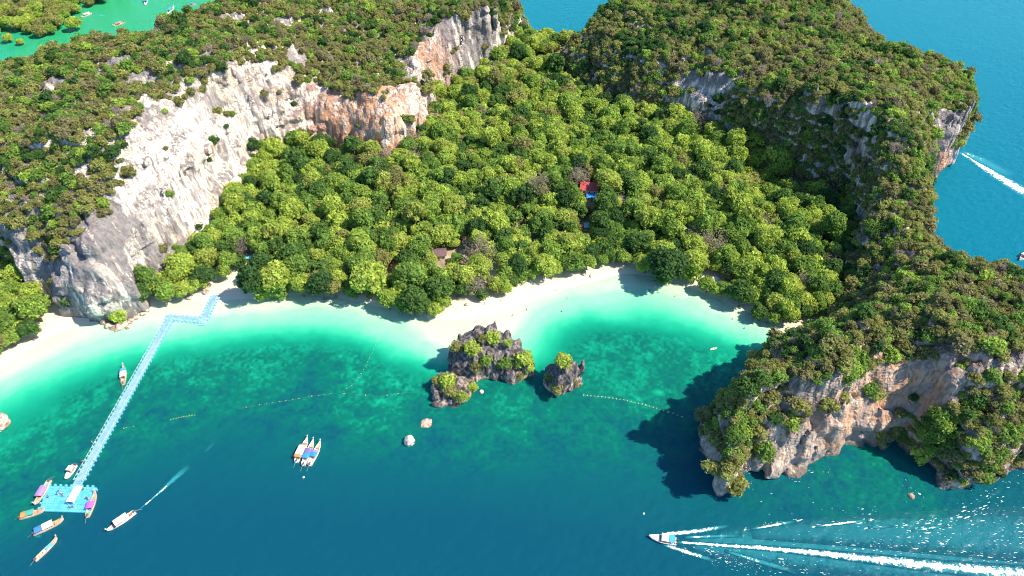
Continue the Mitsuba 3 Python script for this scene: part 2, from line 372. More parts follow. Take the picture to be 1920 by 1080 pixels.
L_W = np.vstack([ats([(190, 600, 12), (300, 500, 20), (400, 400, 26), (470, 310, 24), (560, 250, 16), (700, 260, 5), (780, 220, 6), (850, 120, 4), (930, 110, 5)]), [(-300, 380, 9), (-420, 370, 9), (-218, 400, 7), (-180, 460, 7), (-190, 560, 12), (-330, 290, 10), (0, 560, 20)]])
# right massif with the ridge and the near headland ------------------------
D_FOOT = [(985, 112, 16), (1040, 152, 15), (1095, 190, 14), (1180, 222, 13), (1240, 228, 12), (1300, 243, 11), (1360, 262, 11), (1410, 288, 10), (1460, 312, 9), (1530, 335, 8), (1590, 378, 7), (1605, 430, 6), (1580, 480, 5), (1545, 520, 4), (1500, 570, 2), (1465, 597, 0),
          (1440, 630, 0), (1405, 690, 0), (1370, 750, 0), (1330, 810, 0), (1320, 840, 0), (1322, 885, 0), (1345, 930, 0), (1378, 932, 0), (1405, 916, 0), (1500, 890, 0), (1560, 872, 0), (1600, 858, 0), (1625, 862, 0), (1650, 868, 0), (1700, 866, 0), (1735, 880, 0), (1728, 912, 0),
          (1760, 935, 0), (1820, 952, 0), (1850, 935, 0), (1890, 905, 0), (1920, 872, 0), (2050, 800, 0)]
D_POLY = np.vstack([ats(D_FOOT)[:, :2], [(300, 212), (250, 230), (224, 241), (211, 256), (212, 285), (230, 322), (254, 345), (280, 372), (298, 402), (288, 432), (262, 462), (258, 520), (262, 600), (245, 640), (170, 610), (110, 560), (62, 512), (42, 482), (22, 455)]])
D_H = np.vstack([ats([(1040, 60, 46), (1100, 100, 42), (1100, 0, 55), (1150, 60, 50), (1230, 120, 46), (1320, 115, 46), (1400, 180, 46), (1400, 0, 58), (1300, 40, 55), (1500, 100, 55), (1480, 250, 46), (1560, 200, 58), (1640, 230, 60), (1700, 250, 54), (1750, 200, 44), (1730, 340, 33),
                      (1825, 185, 31), (1790, 130, 40), (1690, 90, 46), (1640, 100, 36), (1600, 0, 50), (1500, 0, 58), (1680, 440, 28), (1600, 500, 17), (1700, 500, 27), (1800, 500, 27), (1760, 410, 24), (1850, 505, 16), (1640, 380, 38),
                      (1700, 600, 46), (1500, 620, 34), (1420, 640, 26), (1350, 720, 36), (1385, 670, 37), (1385, 850, 26), (1460, 810, 29), (1560, 760, 34), (1680, 700, 40), (1800, 690, 41), (1900, 680, 40), (1900, 500, 42), (1800, 600, 47), (1600, 650, 46), (1450, 720, 40), (1560, 540, 14)]),
                 [at(1820, 900, 8), at(1760, 850, 12), at(1900, 820, 22), at(1850, 780, 26), at(1700, 840, 7), at(1790, 925, 4), (190, 560, 60), (120, 560, 60)]])
D_W = np.vstack([ats([(1000, 140, 26), (1100, 190, 30), (1200, 210, 16), (1320, 230, 5), (1400, 270, 7), (1530, 340, 14), (1600, 380, 5), (1610, 430, 9), (1560, 500, 34), (1500, 570, 22), (1440, 640, 10), (1360, 760, 6), (1320, 850, 4), (1400, 900, 14), (1500, 870, 18), (1600, 840, 18), (1700, 840, 14), (1800, 900, 12), (1850, 800, 16)]),
                 [(245, 330, 5), (280, 370, 5), (290, 430, 12), (260, 520, 24), (50, 500, 20), (250, 270, 14), (262, 236, 14)]])

LV, LF = massif([L_POLY], L_H, L_W, (-500, 205, -6), (30, 670, 84), VOX, 3)
DV, DF = massif([D_POLY], D_H, D_W, (-2, 112, -6), (312, 690, 74), VOX, 41)
for nm, V, F in (('limestone_hill', LV, LF), ('limestone_hill', DV, DF)):
    tag(obj(nm, (V, F), 'rock_material', smooth=True), kind='structure')

# ------------------------------------------------------------------ sand: beach and valley floor, running down under the sea
SHORE = [(-200, 760), (-60, 735), (0, 697), (50, 660), (100, 628), (150, 612), (220, 606), (290, 580), (340, 567), (390, 566), (440, 562), (500, 560), (560, 553), (640, 560), (700, 574), (760, 586), (830, 602), (900, 596), (960, 580), (1040, 550), (1120, 527), (1190, 513), (1260, 530), (1330, 555), (1390, 580), (1455, 607), (1480, 640)]
gpts = [at(u, v, 0) for u, v in SHORE]
for u, v in SHORE:
    gpts.append(at(u, v, 0) + [0, 14, 1.3]); gpts.append(at(u, v, 0) + [0, -14, -1.6]); gpts.append(at(u, v, 0) + [0, -45, -4])
gpts += [at(*r) for r in L_FOOT[9:]] + [at(*r) for r in D_FOOT[:14]]
gpts += [at(600, 400, 5), at(800, 350, 8), at(900, 470, 3), at(1000, 420, 4), at(1100, 400, 5), at(1200, 300, 9), at(1300, 400, 5), at(1400, 450, 4), at(950, 250, 11), at(1000, 110, 16), at(1000, 90, 15)]
gpts += [(12, 525, 9), (40, 525, 9), (15, 600, -3), (0, 568, 2), (30, 572, 1), (-340, 270, 4), (-280, 262, 3)]
gpts = np.array(gpts)
gx, gy = np.meshgrid(np.arange(-330, 160, 2.5), np.arange(165, 590, 2.5), indexing='ij')
ground_rbf = RBFInterpolator(gpts[:, :2], gpts[:, 2], kernel='linear', smoothing=1.0, neighbors=30)
gz = np.minimum(ground_rbf(np.stack([gx.ravel(), gy.ravel()], 1)).reshape(gx.shape), 18)
LAND = shapely.unary_union([shapely.Polygon(L_POLY).buffer(0), shapely.Polygon(D_POLY).buffer(0)])
_off = (gy > 300) & ~shapely.contains_xy(LAND.buffer(2), gx, gy) & ((gx < -170) | (gy > 512) | (gx > 130))
gz = np.where(_off, -4, gz)
gz = gz + (meshkit.fbm(np.stack([gx * .1, gy * .1, gx * 0], -1), 3, 5) - .5) * .5 * np.clip(gz / 2, 0, 1)


def grid_mesh(X, Y, Z):
    a, b = X.shape
    k = np.arange(a * b).reshape(a, b)
    q = np.stack([k[:-1, :-1], k[1:, :-1], k[1:, 1:], k[:-1, 1:]], -1).reshape(-1, 4)
    return np.stack([X.ravel(), Y.ravel(), Z.ravel()], 1), np.vstack([q[:, [0, 1, 2]], q[:, [0, 2, 3]]])


tag(obj('beach', grid_mesh(gx, gy, gz), 'sand_material', smooth=True), kind='structure')


def ground_z(x, y):
    i, j = (np.asarray(x) + 330) / 2.5, (np.asarray(y) - 165) / 2.5
    return ndimage.map_coordinates(gz, [np.atleast_1d(i), np.atleast_1d(j)], order=1, mode='nearest')


# sea: one sheet to the horizon
sx = np.concatenate([[-9000, -4000, -1500], np.linspace(-700, 700, 57), [1500, 4000, 9000]])
sy = np.concatenate([[-3000, -800], np.linspace(-100, 900, 41), [1500, 4000, 12000]])
SX, SY = np.meshgrid(sx, sy, indexing='ij')
tag(obj('sea', grid_mesh(SX, SY, SX * 0), 'water_material', smooth=True), kind='structure')
#@@PLANTS
# ------------------------------------------------------------------ plants
def leaf_tris(P, N, size, rng, jit=.75, slim=1.0):
    """One leaf clump (a triangle) at each point, facing about N."""
    k = len(P)
    N = N + rng.normal(0, jit, (k, 3)); N /= np.linalg.norm(N, axis=1, keepdims=True)
    A = np.cross(N, rng.normal(0, 1, (k, 3))); A /= np.linalg.norm(A, axis=1, keepdims=True) + 1e-9
    B = np.cross(N, A)
    s = size * rng.uniform(.6, 1.35, (k, 1))
    a0 = rng.uniform(0, 6.28, k)
    V = []
    for q in range(3):
        a = a0 + q * 2.094 + rng.uniform(-.35, .35, k)
        V.append(P + s * (np.cos(a)[:, None] * A * slim + np.sin(a)[:, None] * B))
    return np.stack(V, 1).reshape(-1, 3), np.arange(3 * k).reshape(-1, 3)


def make_crown(seed, R, flat, npuff, nleaf, tint, core=1, leaf=.75, lobes=.42, lop=0.0):
    """Crown around the origin (its centre): puffs of foliage round a broken core."""
    rng = np.random.default_rng(seed)
    V, F, UV, at0 = [], [], [], 0
    cs, rs = [], []
    for k in range(npuff):
        a, zz = k * 2.4 + rng.uniform(-.4, .4), 1 - 1.35 * (k + .5) / npuff
        q = math.sqrt(max(0, 1 - zz * zz))
        rr = rng.uniform(.42, .74) * (1 + lop * math.cos(a - seed))
        cs.append(np.array([q * math.cos(a) * rr, q * math.sin(a) * rr, zz * rr * flat]) * R)
        rs.append(R * lobes * rng.uniform(.62, 1.3))
    cs, rs = np.array(cs), np.array(rs)
    ico = trimesh.creation.icosphere(subdivisions=core)
    for c, r in zip(cs, rs):
        v = ico.vertices * (1 + rng.normal(0, .10, (len(ico.vertices), 1))) * r * .78 * np.array([1, 1, .85]) + c
        V.append(v); F.append(ico.faces + at0); at0 += len(v)
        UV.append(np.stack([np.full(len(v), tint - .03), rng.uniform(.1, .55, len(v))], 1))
    area = rs ** 2; area /= area.sum()
    for c, r, w in zip(cs, rs, area):
        k = max(6, int(nleaf * w))
        n = rng.normal(0, 1, (k * 3, 3)); n /= np.linalg.norm(n, axis=1, keepdims=True)
        P = c + n * r * rng.uniform(.80, 1.24, (k * 3, 1)) * np.array([1, 1, .92])
        inside = (np.linalg.norm(P[:, None] - cs[None], axis=2) < rs[None] * .82).any(1)
        out = ~inside & (P[:, 2] > -.55 * R * flat)
        P, n = P[out][:k], n[out][:k]
        if not len(P):
            continue
        n = n * .7 + np.array([0, 0, .35])
        v, f = leaf_tris(P, n, leaf, rng)
        tone = rng.uniform(.25, .75)
        hi = np.clip(tone + rng.uniform(-.3, .3, len(P)), 0, 1)
        V.append(v); F.append(f + at0); at0 += len(v)
        UV.append(np.stack([np.full(len(v), tint) + np.repeat(rng.normal(0, .018, len(P)), 3), np.repeat(hi, 3)], 1))
    return (np.vstack(V), np.vstack(F)), np.clip(np.vstack(UV), 0, 1)


def limb(a, b, ra, rb, sides=5):
    a, b = np.array(a, float), np.array(b, float)
    d = (b - a) / np.linalg.norm(b - a)
    x = np.cross(d, [0.3, .9, .1]); x /= np.linalg.norm(x); y = np.cross(d, x)
    t = np.arange(sides) * 2 * math.pi / sides
    ring = np.cos(t)[:, None] * x + np.sin(t)[:, None] * y
    i = np.arange(sides); j = (i + 1) % sides
    return trimesh.Trimesh(np.vstack([a + ring * ra, b + ring * rb]), np.vstack([np.stack([i, j, j + sides], 1), np.stack([i, j + sides, i + sides], 1)]), process=False)


def make_bare(seed, R):
    """A leafless crown: limbs, branches and a haze of twigs."""
    rng = np.random.default_rng(seed)
    ms, tips = [], []
    for k in range(9):
        a, e = k * 2.4, rng.uniform(.35, 1.3)
        d = np.array([math.cos(a) * math.cos(e), math.sin(a) * math.cos(e), math.sin(e)])
        p = d * R * rng.uniform(.45, .6) + [0, 0, -.5 * R]
        ms.append(limb([0, 0, -.75 * R], p, .22, .13))
        for m in range(5):
            q = p + (d * .6 + rng.normal(0, .45, 3)) * R * .55
            ms.append(limb(p, q, .11, .05, 4)); tips += [p * .4 + q * .6, q, q * 1.05]
    tips = np.array(tips)
    P = np.repeat(tips, 6, 0) + rng.normal(0, .16 * R, (len(tips) * 6, 3))
    v, f = leaf_tris(P, rng.normal(0, 1, P.shape), .62, rng, 1, .22)
    m = trimesh.util.concatenate(ms)
    V = np.vstack([m.vertices, v]); F = np.vstack([m.faces, f + len(m.vertices)])
    uv = np.stack([np.full(len(V), .97) + rng.normal(0, .02, len(V)), np.full(len(V), .5)], 1)
    uv[len(m.vertices):, 1] = np.repeat(rng.uniform(.1, .8, len(P)), 3)
    return (V, F), np.clip(uv, 0, 1)


def make_trunk(seed, h, R):
    rng = np.random.default_rng(seed)
    top = np.array([rng.uniform(-.5, .5), rng.uniform(-.5, .5), h * .55])
    ms = [limb([0, 0, -1.5], top, .42, .28, 7)]
    for k in range(4):
        a = k * 1.57 + rng.uniform(-.4, .4)
        ms.append(limb(top, top + [math.cos(a) * R * .5, math.sin(a) * R * .5, h * .3], .24, .08))
    return trimesh.util.concatenate(ms)


TREES, SCRUB, PROTO = {}, {}, {}


def moved(mu, h):
    (v, f), uv = mu
    return mikit.ply((v + [0, 0, h], f), 'leaf_material', uv=uv)


def tree_group(name, crown, trunk, h, single):
    """Shapegroups of one tree: with its trunk as a part, and (for the mass beyond) the crown alone."""
    scene[name] = {'type': 'shapegroup', 'crown': moved(crown, h), 'trunk': mikit.ply(trunk, 'bark_material')}
    if single:
        scene[name + '_mass'] = {'type': 'shapegroup', 'crown': scene[name]['crown']}


# unit: trees are built at their real size and only scaled 0.75..1.3 when placed
TINTS = {'dark green': .12, 'deep green': .23, 'mid green': .34, 'fresh green': .43, 'bright green': .52, 'yellow green': .575, 'olive green': .70, 'brown green': .80, 'faded brown': .88}
for t, (tn, tv) in enumerate(TINTS.items()):
    for s in range(4):
        k = f'tree_kind_{t}_{s}'
        R = (5.6, 5.9, 5.0, 5.4)[s]
        tree_group(k, make_crown(100 + 7 * t + s, R, (.95, .78, 1.35, .85)[s], (14, 17, 13, 20)[s], 1200, tv, 1, (.60, .56, .62, .52)[s], (.38, .34, .38, .30)[s], (0, .18, .1, .3)[s]), make_trunk(5 * t + s, 8.5, R), (7.2, 7.0, 8.2, 7.2)[s], True)
    for s in range(2):
        k = f'scrub_kind_{t}_{s}'
        tree_group(k, make_crown(300 + 7 * t + s, 3.1, .85, 7, 330, tv, 0 if s else 1, .52, .46), limb([0, 0, -1.6], [.1, 0, 2.2], .22, .12), 2.0, True)
for s in range(2):
    tree_group(f'bare_kind_{s}', make_bare(900 + s, 5.6), make_trunk(77 + s, 8.5, 4.0), 7.2, True)
    tree_group(f'bare_scrub_{s}', make_bare(950 + s, 3.0), limb([0, 0, -1.6], [.1, 0, 1.6], .2, .12), 2.2, True)
TNAMES = list(TINTS)

TERR = [trimesh.Trimesh(LV, LF, process=False), trimesh.Trimesh(DV, DF, process=False)]
_gm = grid_mesh(gx, gy, gz)
ALL = trimesh.util.concatenate(TERR + [trimesh.Trimesh(*_gm, process=False)])
from trimesh.ray.ray_pyembree import RayMeshIntersector
CASTER = RayMeshIntersector(ALL)


def ray_dirs(uv):
    uv = np.asarray(uv, float)
    a, b = (uv[:, 0] - 960) / FPX, (540 - uv[:, 1]) / FPX
    return np.stack([a, CP + b * SP, -SP + b * CP], 1)


def hits(uv):
    """Where the photograph's sight lines meet the terrain (nan where they do not)."""
    D = ray_dirs(uv); out = np.full((len(D), 3), np.nan)
    loc, ir, _ = CASTER.intersects_location(np.tile([0, 0, CAM_H], (len(D), 1)), D, multiple_hits=False)
    out[ir] = loc
    return out


def project(P):
    P = np.atleast_2d(P)
    z = P[:, 1] * CP - (P[:, 2] - CAM_H) * SP
    return np.stack([960 + FPX * P[:, 0] / z, 540 - FPX * (P[:, 1] * SP + (P[:, 2] - CAM_H) * CP) / z, z], 1)


def seen(P):
    """In the frame and not behind the terrain."""
    q = project(P)
    ok = (q[:, 0] > 0) & (q[:, 0] < 1920) & (q[:, 1] > 0) & (q[:, 1] < 1080)
    i = np.nonzero(ok)[0]
    D = P[i] - [0, 0, CAM_H]; L = np.linalg.norm(D, axis=1)
    loc, ir, _ = CASTER.intersects_location(np.tile([0, 0, CAM_H], (len(i), 1)), D, multiple_hits=False)
    t = np.full(len(i), 1e9); t[ir] = np.linalg.norm(loc - [0, 0, CAM_H], axis=1)
    ok[i] = t > L - 3
    return ok


def thin(P, r, rng):
    """Poisson thinning: keeps points in random order that are at least r (per point) from those kept."""
    order = rng.permutation(len(P)); keep, cell = [], {}
    c = r.max()
    for i in order:
        g = tuple((P[i] // c).astype(int))
        good = True
        for a, b, d in np.ndindex(3, 3, 3):
            for j in cell.get((g[0] + a - 1, g[1] + b - 1, g[2] + d - 1), ()):
                if ((P[i] - P[j]) ** 2).sum() < (.5 * (r[i] + r[j])) ** 2:
                    good = False; break
            if not good: break
        if good:
            keep.append(i); cell.setdefault(g, []).append(i)
    return np.array(keep)


def place_matrix(p, s, sz, rot):
    return T().translate([float(x) for x in p]).rotate([0, 0, 1], float(rot)).scale([float(s), float(s), float(s * sz)])


def put(name, group, mat):
    scene[name] = {'type': 'instance', 'group': {'type': 'ref', 'id': group}, 'to_world': mat}
    return name


# --- where the valley forest grows
VEG = [(300, 560), (345, 552), (385, 530), (415, 528), (445, 556), (500, 560), (560, 550), (640, 556), (700, 566), (760, 578), (815, 588), (850, 560), (900, 566), (945, 550), (985, 528), (1050, 510), (1110, 498), (1150, 486), (1200, 490), (1240, 530), (1285, 520), (1340, 545), (1390, 570), (1440, 596), (1470, 600)]
FOREST = shapely.Polygon(np.vstack([ats([(u, v, 1.0) for u, v in VEG])[:, :2], ats(D_FOOT[::-1][-16:])[:, :2] if False else ats([r for r in D_FOOT[:15]][::-1])[:, :2], [(34, 488), (42, 512), (4, 512)], ats([r for r in L_FOOT[8:]][::-1])[:, :2]])).buffer(0).buffer(3)
LEFTWOOD = shapely.Polygon(ats([(-330, 560, 2), (-150, 430, 3), (-10, 490, 3), (60, 555, 2), (105, 592, 1), (92, 612, 1), (55, 642, 1), (0, 680, 1), (-60, 715, 1), (-250, 760, 1)])[:, :2]).buffer(0)
CLEAR = [(600, 512, 3), (845, 480, 7), (880, 500, 8), (830, 505, 6), (925, 510, 6), (960, 440, 7), (985, 430, 6), (1105, 372, 9), (1103, 425, 7), (1172, 380, 7), (968, 412, 6), (1010, 340, 5), (1050, 470, 5), (480, 490, 5), (455, 520, 6), (410, 520, 6), (438, 550, 10), (462, 552, 7), (822, 480, 7), (743, 505, 6), (1340, 535, 5), (925, 470, 5), (1000, 460, 5)]
SPECIAL = []   # (u, v of the crown, radius scale, group, name, label)
zone = lambda poly, n, seed: None
rng = np.random.default_rng(21)


def scatter(poly, count, rmin, rmax, seed):
    r = np.random.default_rng(seed)
    x0, y0, x1, y1 = poly.bounds
    P = np.stack([r.uniform(x0, x1, count), r.uniform(y0, y1, count)], 1)
    P = P[shapely.contains_xy(poly, P[:, 0], P[:, 1])]
    z = ground_z(P[:, 0], P[:, 1])
    return np.column_stack([P, z]), r.uniform(rmin, rmax, len(P)), r


SPEC = [  # crown centre in the photo, scale, tint, name, label, category
    (1252, 497, 1.75, 0, 'shade_tree', 'big dark green round tree over the white sand at the right', 1),
    (693, 522, 1.65, 4, 'shade_tree', 'wide bright green tree leaning over the pale water left of two darker trees', 0),
    (768, 518, 1.45, 2, 'shade_tree', 'mid green round tree right of the wide bright tree at the waterline', 0),
    (826, 540, 1.25, 1, 'shade_tree', 'deep green tree standing furthest out on the beach above the rock islets', 1),
    (518, 522, 1.45, 4, 'shade_tree', 'broad bright green tree over the beach nearest right of the pier foot', 0),
    (342, 497, 1.25, 4, 'shade_tree', 'bright green tree at the foot of the pale cliff beside the beach', 1),
    (308, 545, 1.0, 3, 'shade_tree', 'lone fresh green tree on the sand at the corner of the cliff', 0),
    (1140, 338, 1.25, 5, 'shade_tree', 'round yellow green tree right of the red roofed hut', 1),
    (1207, 382, .95, 5, 'shade_tree', 'small bright yellow tree in the middle of the valley', 0),
    (1305, 492, 1.2, 5, 'shade_tree', 'yellowish tree behind the sand right of the big dark tree', 0),
    (1085, 330, 1.15, -1, 'leafless_tree', 'pale grey leafless tree just left of the red roofed hut', 0),
    (900, 470, 1.35, -1, 'leafless_tree', 'large grey leafless tree at the sandy clearing behind the beach', 1),
    (1010, 345, 1.3, -1, 'leafless_tree', 'pinkish grey bare tree above the small pink roof', 0),
    (1335, 455, 1.3, -1, 'leafless_tree', 'grey bare tree right of the yellowish tree behind the beach', 1),
    (895, 535, 1.0, -1, 'leafless_tree', 'low brownish bare tree at the upper edge of the sand, centre of the beach', 0),
    (775, 295, 1.0, -1, 'leafless_tree', 'grey bare tree below the orange cliff', 1),
    (1225, 155, 1.3, 2, 'shade_tree', 'tall lone green tree against the shaded pale cliff', 0),
    (60, 575, 1.3, 3, 'shade_tree', 'green tree above the small beach left of the cliff', 1),
]
spec_xy = []
for u, v, s, t, nm, lb, sh in SPEC:
    g = hits([(u, v + 14 * s)])[0]
    for _ in range(3):   # the crown centre stands about 7 m above the ground
        zc = ground_z(*g[:2])[0] + 7.0 * s
        p = at(u, v, zc); g = np.array([p[0], p[1], ground_z(p[0], p[1])[0]])
    key = put(numbered(nm), f'bare_kind_{sh}' if t < 0 else f'tree_kind_{t}_{sh}', place_matrix(g, s, 1, 40 * sh + u))
    tag(key, lb, 'tree')
    spec_xy.append((*g[:2], 5.0 * s))
spec_xy = np.array(spec_xy)

clear = np.array([(*hits([(u, v)])[0][:2], r * (.6 if v > 455 else .4)) for u, v, r in CLEAR])
HUTS_AT = [(1105, 348), (1110, 366), (1170, 369), (968, 401), (822, 472), (878, 446), (743, 499), (467, 480), (1102, 421)]
for u, v in HUTS_AT:
    g = at(u, v + 6, 7)
    q = -g[:2] / np.linalg.norm(g[:2])
    clear = np.vstack([clear, [*g[:2], 3.6 if u in (1105, 1110) else 1.6], [*(g[:2] + q * 6), 4.6 if u in (1105, 1110) else .3]])
VAL = []
RIGHTWOOD = shapely.Polygon(ats([(1425, 588, 1), (1478, 606, 1), (1535, 588, 3), (1570, 540, 5), (1500, 535, 3), (1440, 560, 1)])[:, :2])
for poly, n, seed in ((FOREST.difference(RIGHTWOOD), 16000, 31), (LEFTWOOD, 5000, 32), (RIGHTWOOD, 1500, 33)):
    P, r, rr = scatter(poly, n, .55, 1.25, seed)
    ok = np.ones(len(P), bool)
    for x, y, c in np.vstack([clear, spec_xy]):
        ok &= np.hypot(P[:, 0] - x, P[:, 1] - y) > c + r * 2.2
    P, r = P[ok], r[ok]
    # not inside the rock
    up = CASTER.intersects_first(P + [0, 0, 120], np.tile([0, 0, -1.0], (len(P), 1)))
    zt = np.full(len(P), -9.0)
    loc, ir, _ = CASTER.intersects_location(P * [1, 1, 0] + [0, 0, 150], np.tile([0, 0, -1.0], (len(P), 1)), multiple_hits=False)
    zt[ir] = loc[:, 2]
    ok = zt < P[:, 2] + (7 if poly is RIGHTWOOD else 2.5)
    P[:, 2] = np.maximum(P[:, 2], zt)
    P, r = P[ok], r[ok]
    k = thin(P, r * 5.1, rr)
    VAL.append(np.column_stack([P[k], r[k]]))
VAL = np.vstack(VAL)
# the roofs one sees stand in openings: no crown between them and the clearing in front
q = project(VAL[:, :3] + np.array([0, 0, 7.5]) * np.ones(1)); crown = 5.4 * VAL[:, 3] * FPX / q[:, 2]
ok = np.ones(len(VAL), bool)
for u, v, r in ((1105, 348, 16), (1111, 366, 10), (968, 401, 8), (822, 472, 9), (1102, 420, 6), (1170, 371, 8), (878, 446, 5), (743, 499, 5), (845, 500, 14), (925, 505, 8)):
    g = at(u, v, 8)
    ok &= ~((np.hypot(q[:, 0] - u, q[:, 1] - v) < crown * .8 + r * .8) & (VAL[:, 1] < g[1] + 3))
VAL = VAL[ok]

# --- where the hill scrub grows: on ledges and tops, and all over the steep green faces
STEEP_GREEN = [(1050, 130, 22), (1120, 150, 26), (1190, 150, 22), (1500, 280, 30), (1450, 240, 18), (1560, 330, 22), (1400, 215, 12), (1390, 700, 12), (1380, 760, 10), (1420, 650, 14), (1600, 470, 22), (1680, 300, 20), (1680, 370, 16), (1540, 540, 16), (1780, 830, 12), (1850, 800, 14), (1800, 890, 10), (1460, 620, 12), (1660, 845, 8), (1710, 840, 9), (1880, 740, 10)]
BARE = [(215, 120, 13), (110, 165, 11), (270, 150, 12), (440, 40, 9), (560, 110, 8), (540, 45, 6), (160, 470, 16), (180, 420, 9), (60, 490, 12), (110, 530, 14), (170, 540, 18), (220, 560, 14), (40, 520, 8), (1700, 110, 5), (1760, 130, 4), (1690, 200, 4), (900, 60, 14), (880, 90, 12), (930, 90, 10), (250, 90, 8), (250, 480, 22),
        (340, 300, 33), (410, 270, 28), (300, 400, 25), (490, 180, 22), (530, 190, 22), (580, 190, 18), (700, 230, 18), (620, 220, 16), (740, 220, 12), (765, 180, 20), (795, 140, 19), (815, 100, 16), (835, 60, 10), (860, 130, 10), (1480, 860, 15), (1560, 815, 17), (1640, 770, 16), (1720, 735, 11), (1760, 745, 8), (1790, 712, 9), (1850, 700, 9), (1900, 692, 9), (1420, 890, 13), (1330, 870, 10), (1330, 165, 11), (1290, 150, 8), (1610, 290, 9), (1790, 240, 22), (1762, 305, 18), (1815, 200, 12)]
def near(P, rows, k=1.0):
    w = np.zeros(len(P))
    for u, v, r in rows:
        h = hits([(u, v)])[0]
        if np.isfinite(h).all():
            w = np.maximum(w, np.exp(-((P - h) ** 2).sum(1) / (2 * (r * .6 * k) ** 2)))
    return w
SC = []
for m, seed in zip(TERR, (51, 52)):
    rr = np.random.default_rng(seed)
    a = m.area_faces
    n = int(a.sum() * .8)
    fi = rr.choice(len(a), n, p=a / a.sum())
    b = rr.random((n, 2)); fl = b.sum(1) > 1; b[fl] = 1 - b[fl]
    t = m.triangles[fi]
    P = t[:, 0] + b[:, :1] * (t[:, 1] - t[:, 0]) + b[:, 1:] * (t[:, 2] - t[:, 0])
    nz = m.face_normals[fi][:, 2]
    g = near(P, STEEP_GREEN); br = near(P, BARE)
    f = meshkit.fbm(P * .07, 3, seed) - .5
    lim = (.48 if seed == 51 else .38) + f * .75 - g * 1.3 + br * 1.1
    ok = (nz > lim) & (P[:, 2] > 2.0)
    ok |= (nz > .25) & (nz < lim) & (rr.random(n) < (.0012 if seed == 51 else .005)) & (P[:, 2] > 3)
    P = P[ok]
    r = .5 + .75 * rr.random(len(P)) ** 1.7
    k = thin(P, r * 3.7, rr)
    SC.append(np.column_stack([P[k], r[k]]))
SC = np.vstack(SC)


def pick_tints(P, weights, rng):
    """Species vary in drifts: smooth noise shifts the choice."""
    w = np.cumsum(weights) / np.sum(weights)
    u = (meshkit.noise(P * .04, 3) - .5) * 1.1 + (meshkit.noise(P * .11, 5) - .5) * .5 + rng.normal(0, .34, len(P))
    u = (np.argsort(np.argsort(u)) + .5) / len(u)
    return np.searchsorted(w, u)


def plant(rows, order, kinds, bare, bare_share, name, mass, cat, where, group, single_max, rng, sink):
    """The largest seen become trees of their own, the rest one mass."""
    P, s = rows[:, :3], rows[:, 3]
    tint = order[pick_tints(P, [1] * len(order), rng)]
    top = P + np.array([0, 0, 5.0 * s.mean()])
    vis = seen(top)
    big = np.where(vis, s / project(P)[:, 2], 0)
    own = set(np.argsort(-big)[:single_max][big[np.argsort(-big)[:single_max]] > 0])
    for i in range(len(P)):
        isb = rng.random() < bare_share
        sh = int(rng.integers(2 if isb or kinds != 'tree_kind' else 4))
        g = f'{bare}_{sh}' if isb else f'{kinds}_{tint[i]}_{sh}'
        M = place_matrix(P[i] - [0, 0, sink * s[i]], s[i], rng.uniform(.74, 1.22), rng.uniform(0, 360))
        if i in own:
            k = put(numbered(name), g, M)
            what = 'grey leafless' if isb else TNAMES[tint[i]]
            size = 'large ' if s[i] > 1.05 else 'small ' if s[i] < .78 else ''
            tag(k, f'{size}{what} {cat} {beside(P[i], s[i])}', cat, f'{size}{what} {group}')
        else:
            put(f'{mass}__{numbered(mass + "_piece")[len(mass) + 7:] or "000"}', g + '_mass', M)
    tag(mass, None, None, None, 'stuff')


U_, ur, rr = scatter(FOREST.buffer(-3), 9000, .9, 1.7, 35)
ok = np.ones(len(U_), bool)
for x, y, c in clear:
    ok &= np.hypot(U_[:, 0] - x, U_[:, 1] - y) > c + 2.5
for u, v, r in ((845, 500, 16), (925, 505, 9), (960, 440, 9)):
    ok &= np.hypot(*(project(U_)[:, :2] - [u, v]).T) > r
zt = np.full(len(U_), -9.0)
loc, ir, _ = CASTER.intersects_location(U_ * [1, 1, 0] + [0, 0, 150], np.tile([0, 0, -1.0], (len(U_), 1)), multiple_hits=False)
zt[ir] = loc[:, 2]
ok &= zt < U_[:, 2] + 2
U_, ur = U_[ok], ur[ok]
k = thin(U_, ur * 4.2, rr); U_, ur = U_[k], ur[k]
for i in range(len(U_)):
    put(f'undergrowth__{i:03d}', f'scrub_kind_{int(rr.choice([1, 2, 3, 3, 4, 6]))}_{int(rr.integers(2))}_mass', place_matrix(U_[i] + [0, 0, .6], ur[i], 1.25, rr.uniform(0, 360)))
tag('undergrowth', None, None, None, 'stuff')
O = np.array
MARKS = [(1105, 350, 'the red roofed hut'), (1170, 369, 'the dark grey hut roof'), (968, 401, 'the pink hut roof'), (822, 472, 'the dark purple hut roof'), (900, 470, 'the large grey bare tree'), (1252, 497, 'the big dark beach tree'), (693, 522, 'the wide bright beach tree'),
         (518, 522, 'the broad tree by the pier foot'), (342, 497, 'the bright tree at the cliff foot'), (1140, 338, 'the round yellow tree'), (1305, 492, 'the yellowish beach tree'), (700, 280, 'the orange cliff foot'), (430, 380, 'the white cliff'), (1450, 590, 'the right end of the beach'),
         (60, 575, 'the little beach left of the cliff'), (1225, 155, 'the tall lone tree'), (1500, 400, 'the shaded hollow'), (600, 430, 'the left half of the wood'), (1350, 400, 'the right part of the wood'),
         (1360, 850, 'the tip of the near headland'), (1560, 760, 'the rim of the orange headland cliff'), (1750, 690, 'the dark overhang of the headland'), (1820, 880, 'the low rocks right of the headland cliff'), (1450, 640, 'the shaded side of the headland'), (1700, 570, 'the headland summit'), (1880, 600, 'the right edge of the headland'), (1600, 500, 'the saddle behind the headland'), (100, 350, 'the cliff top at the left edge'), (200, 480, 'the grey cliff corner')]


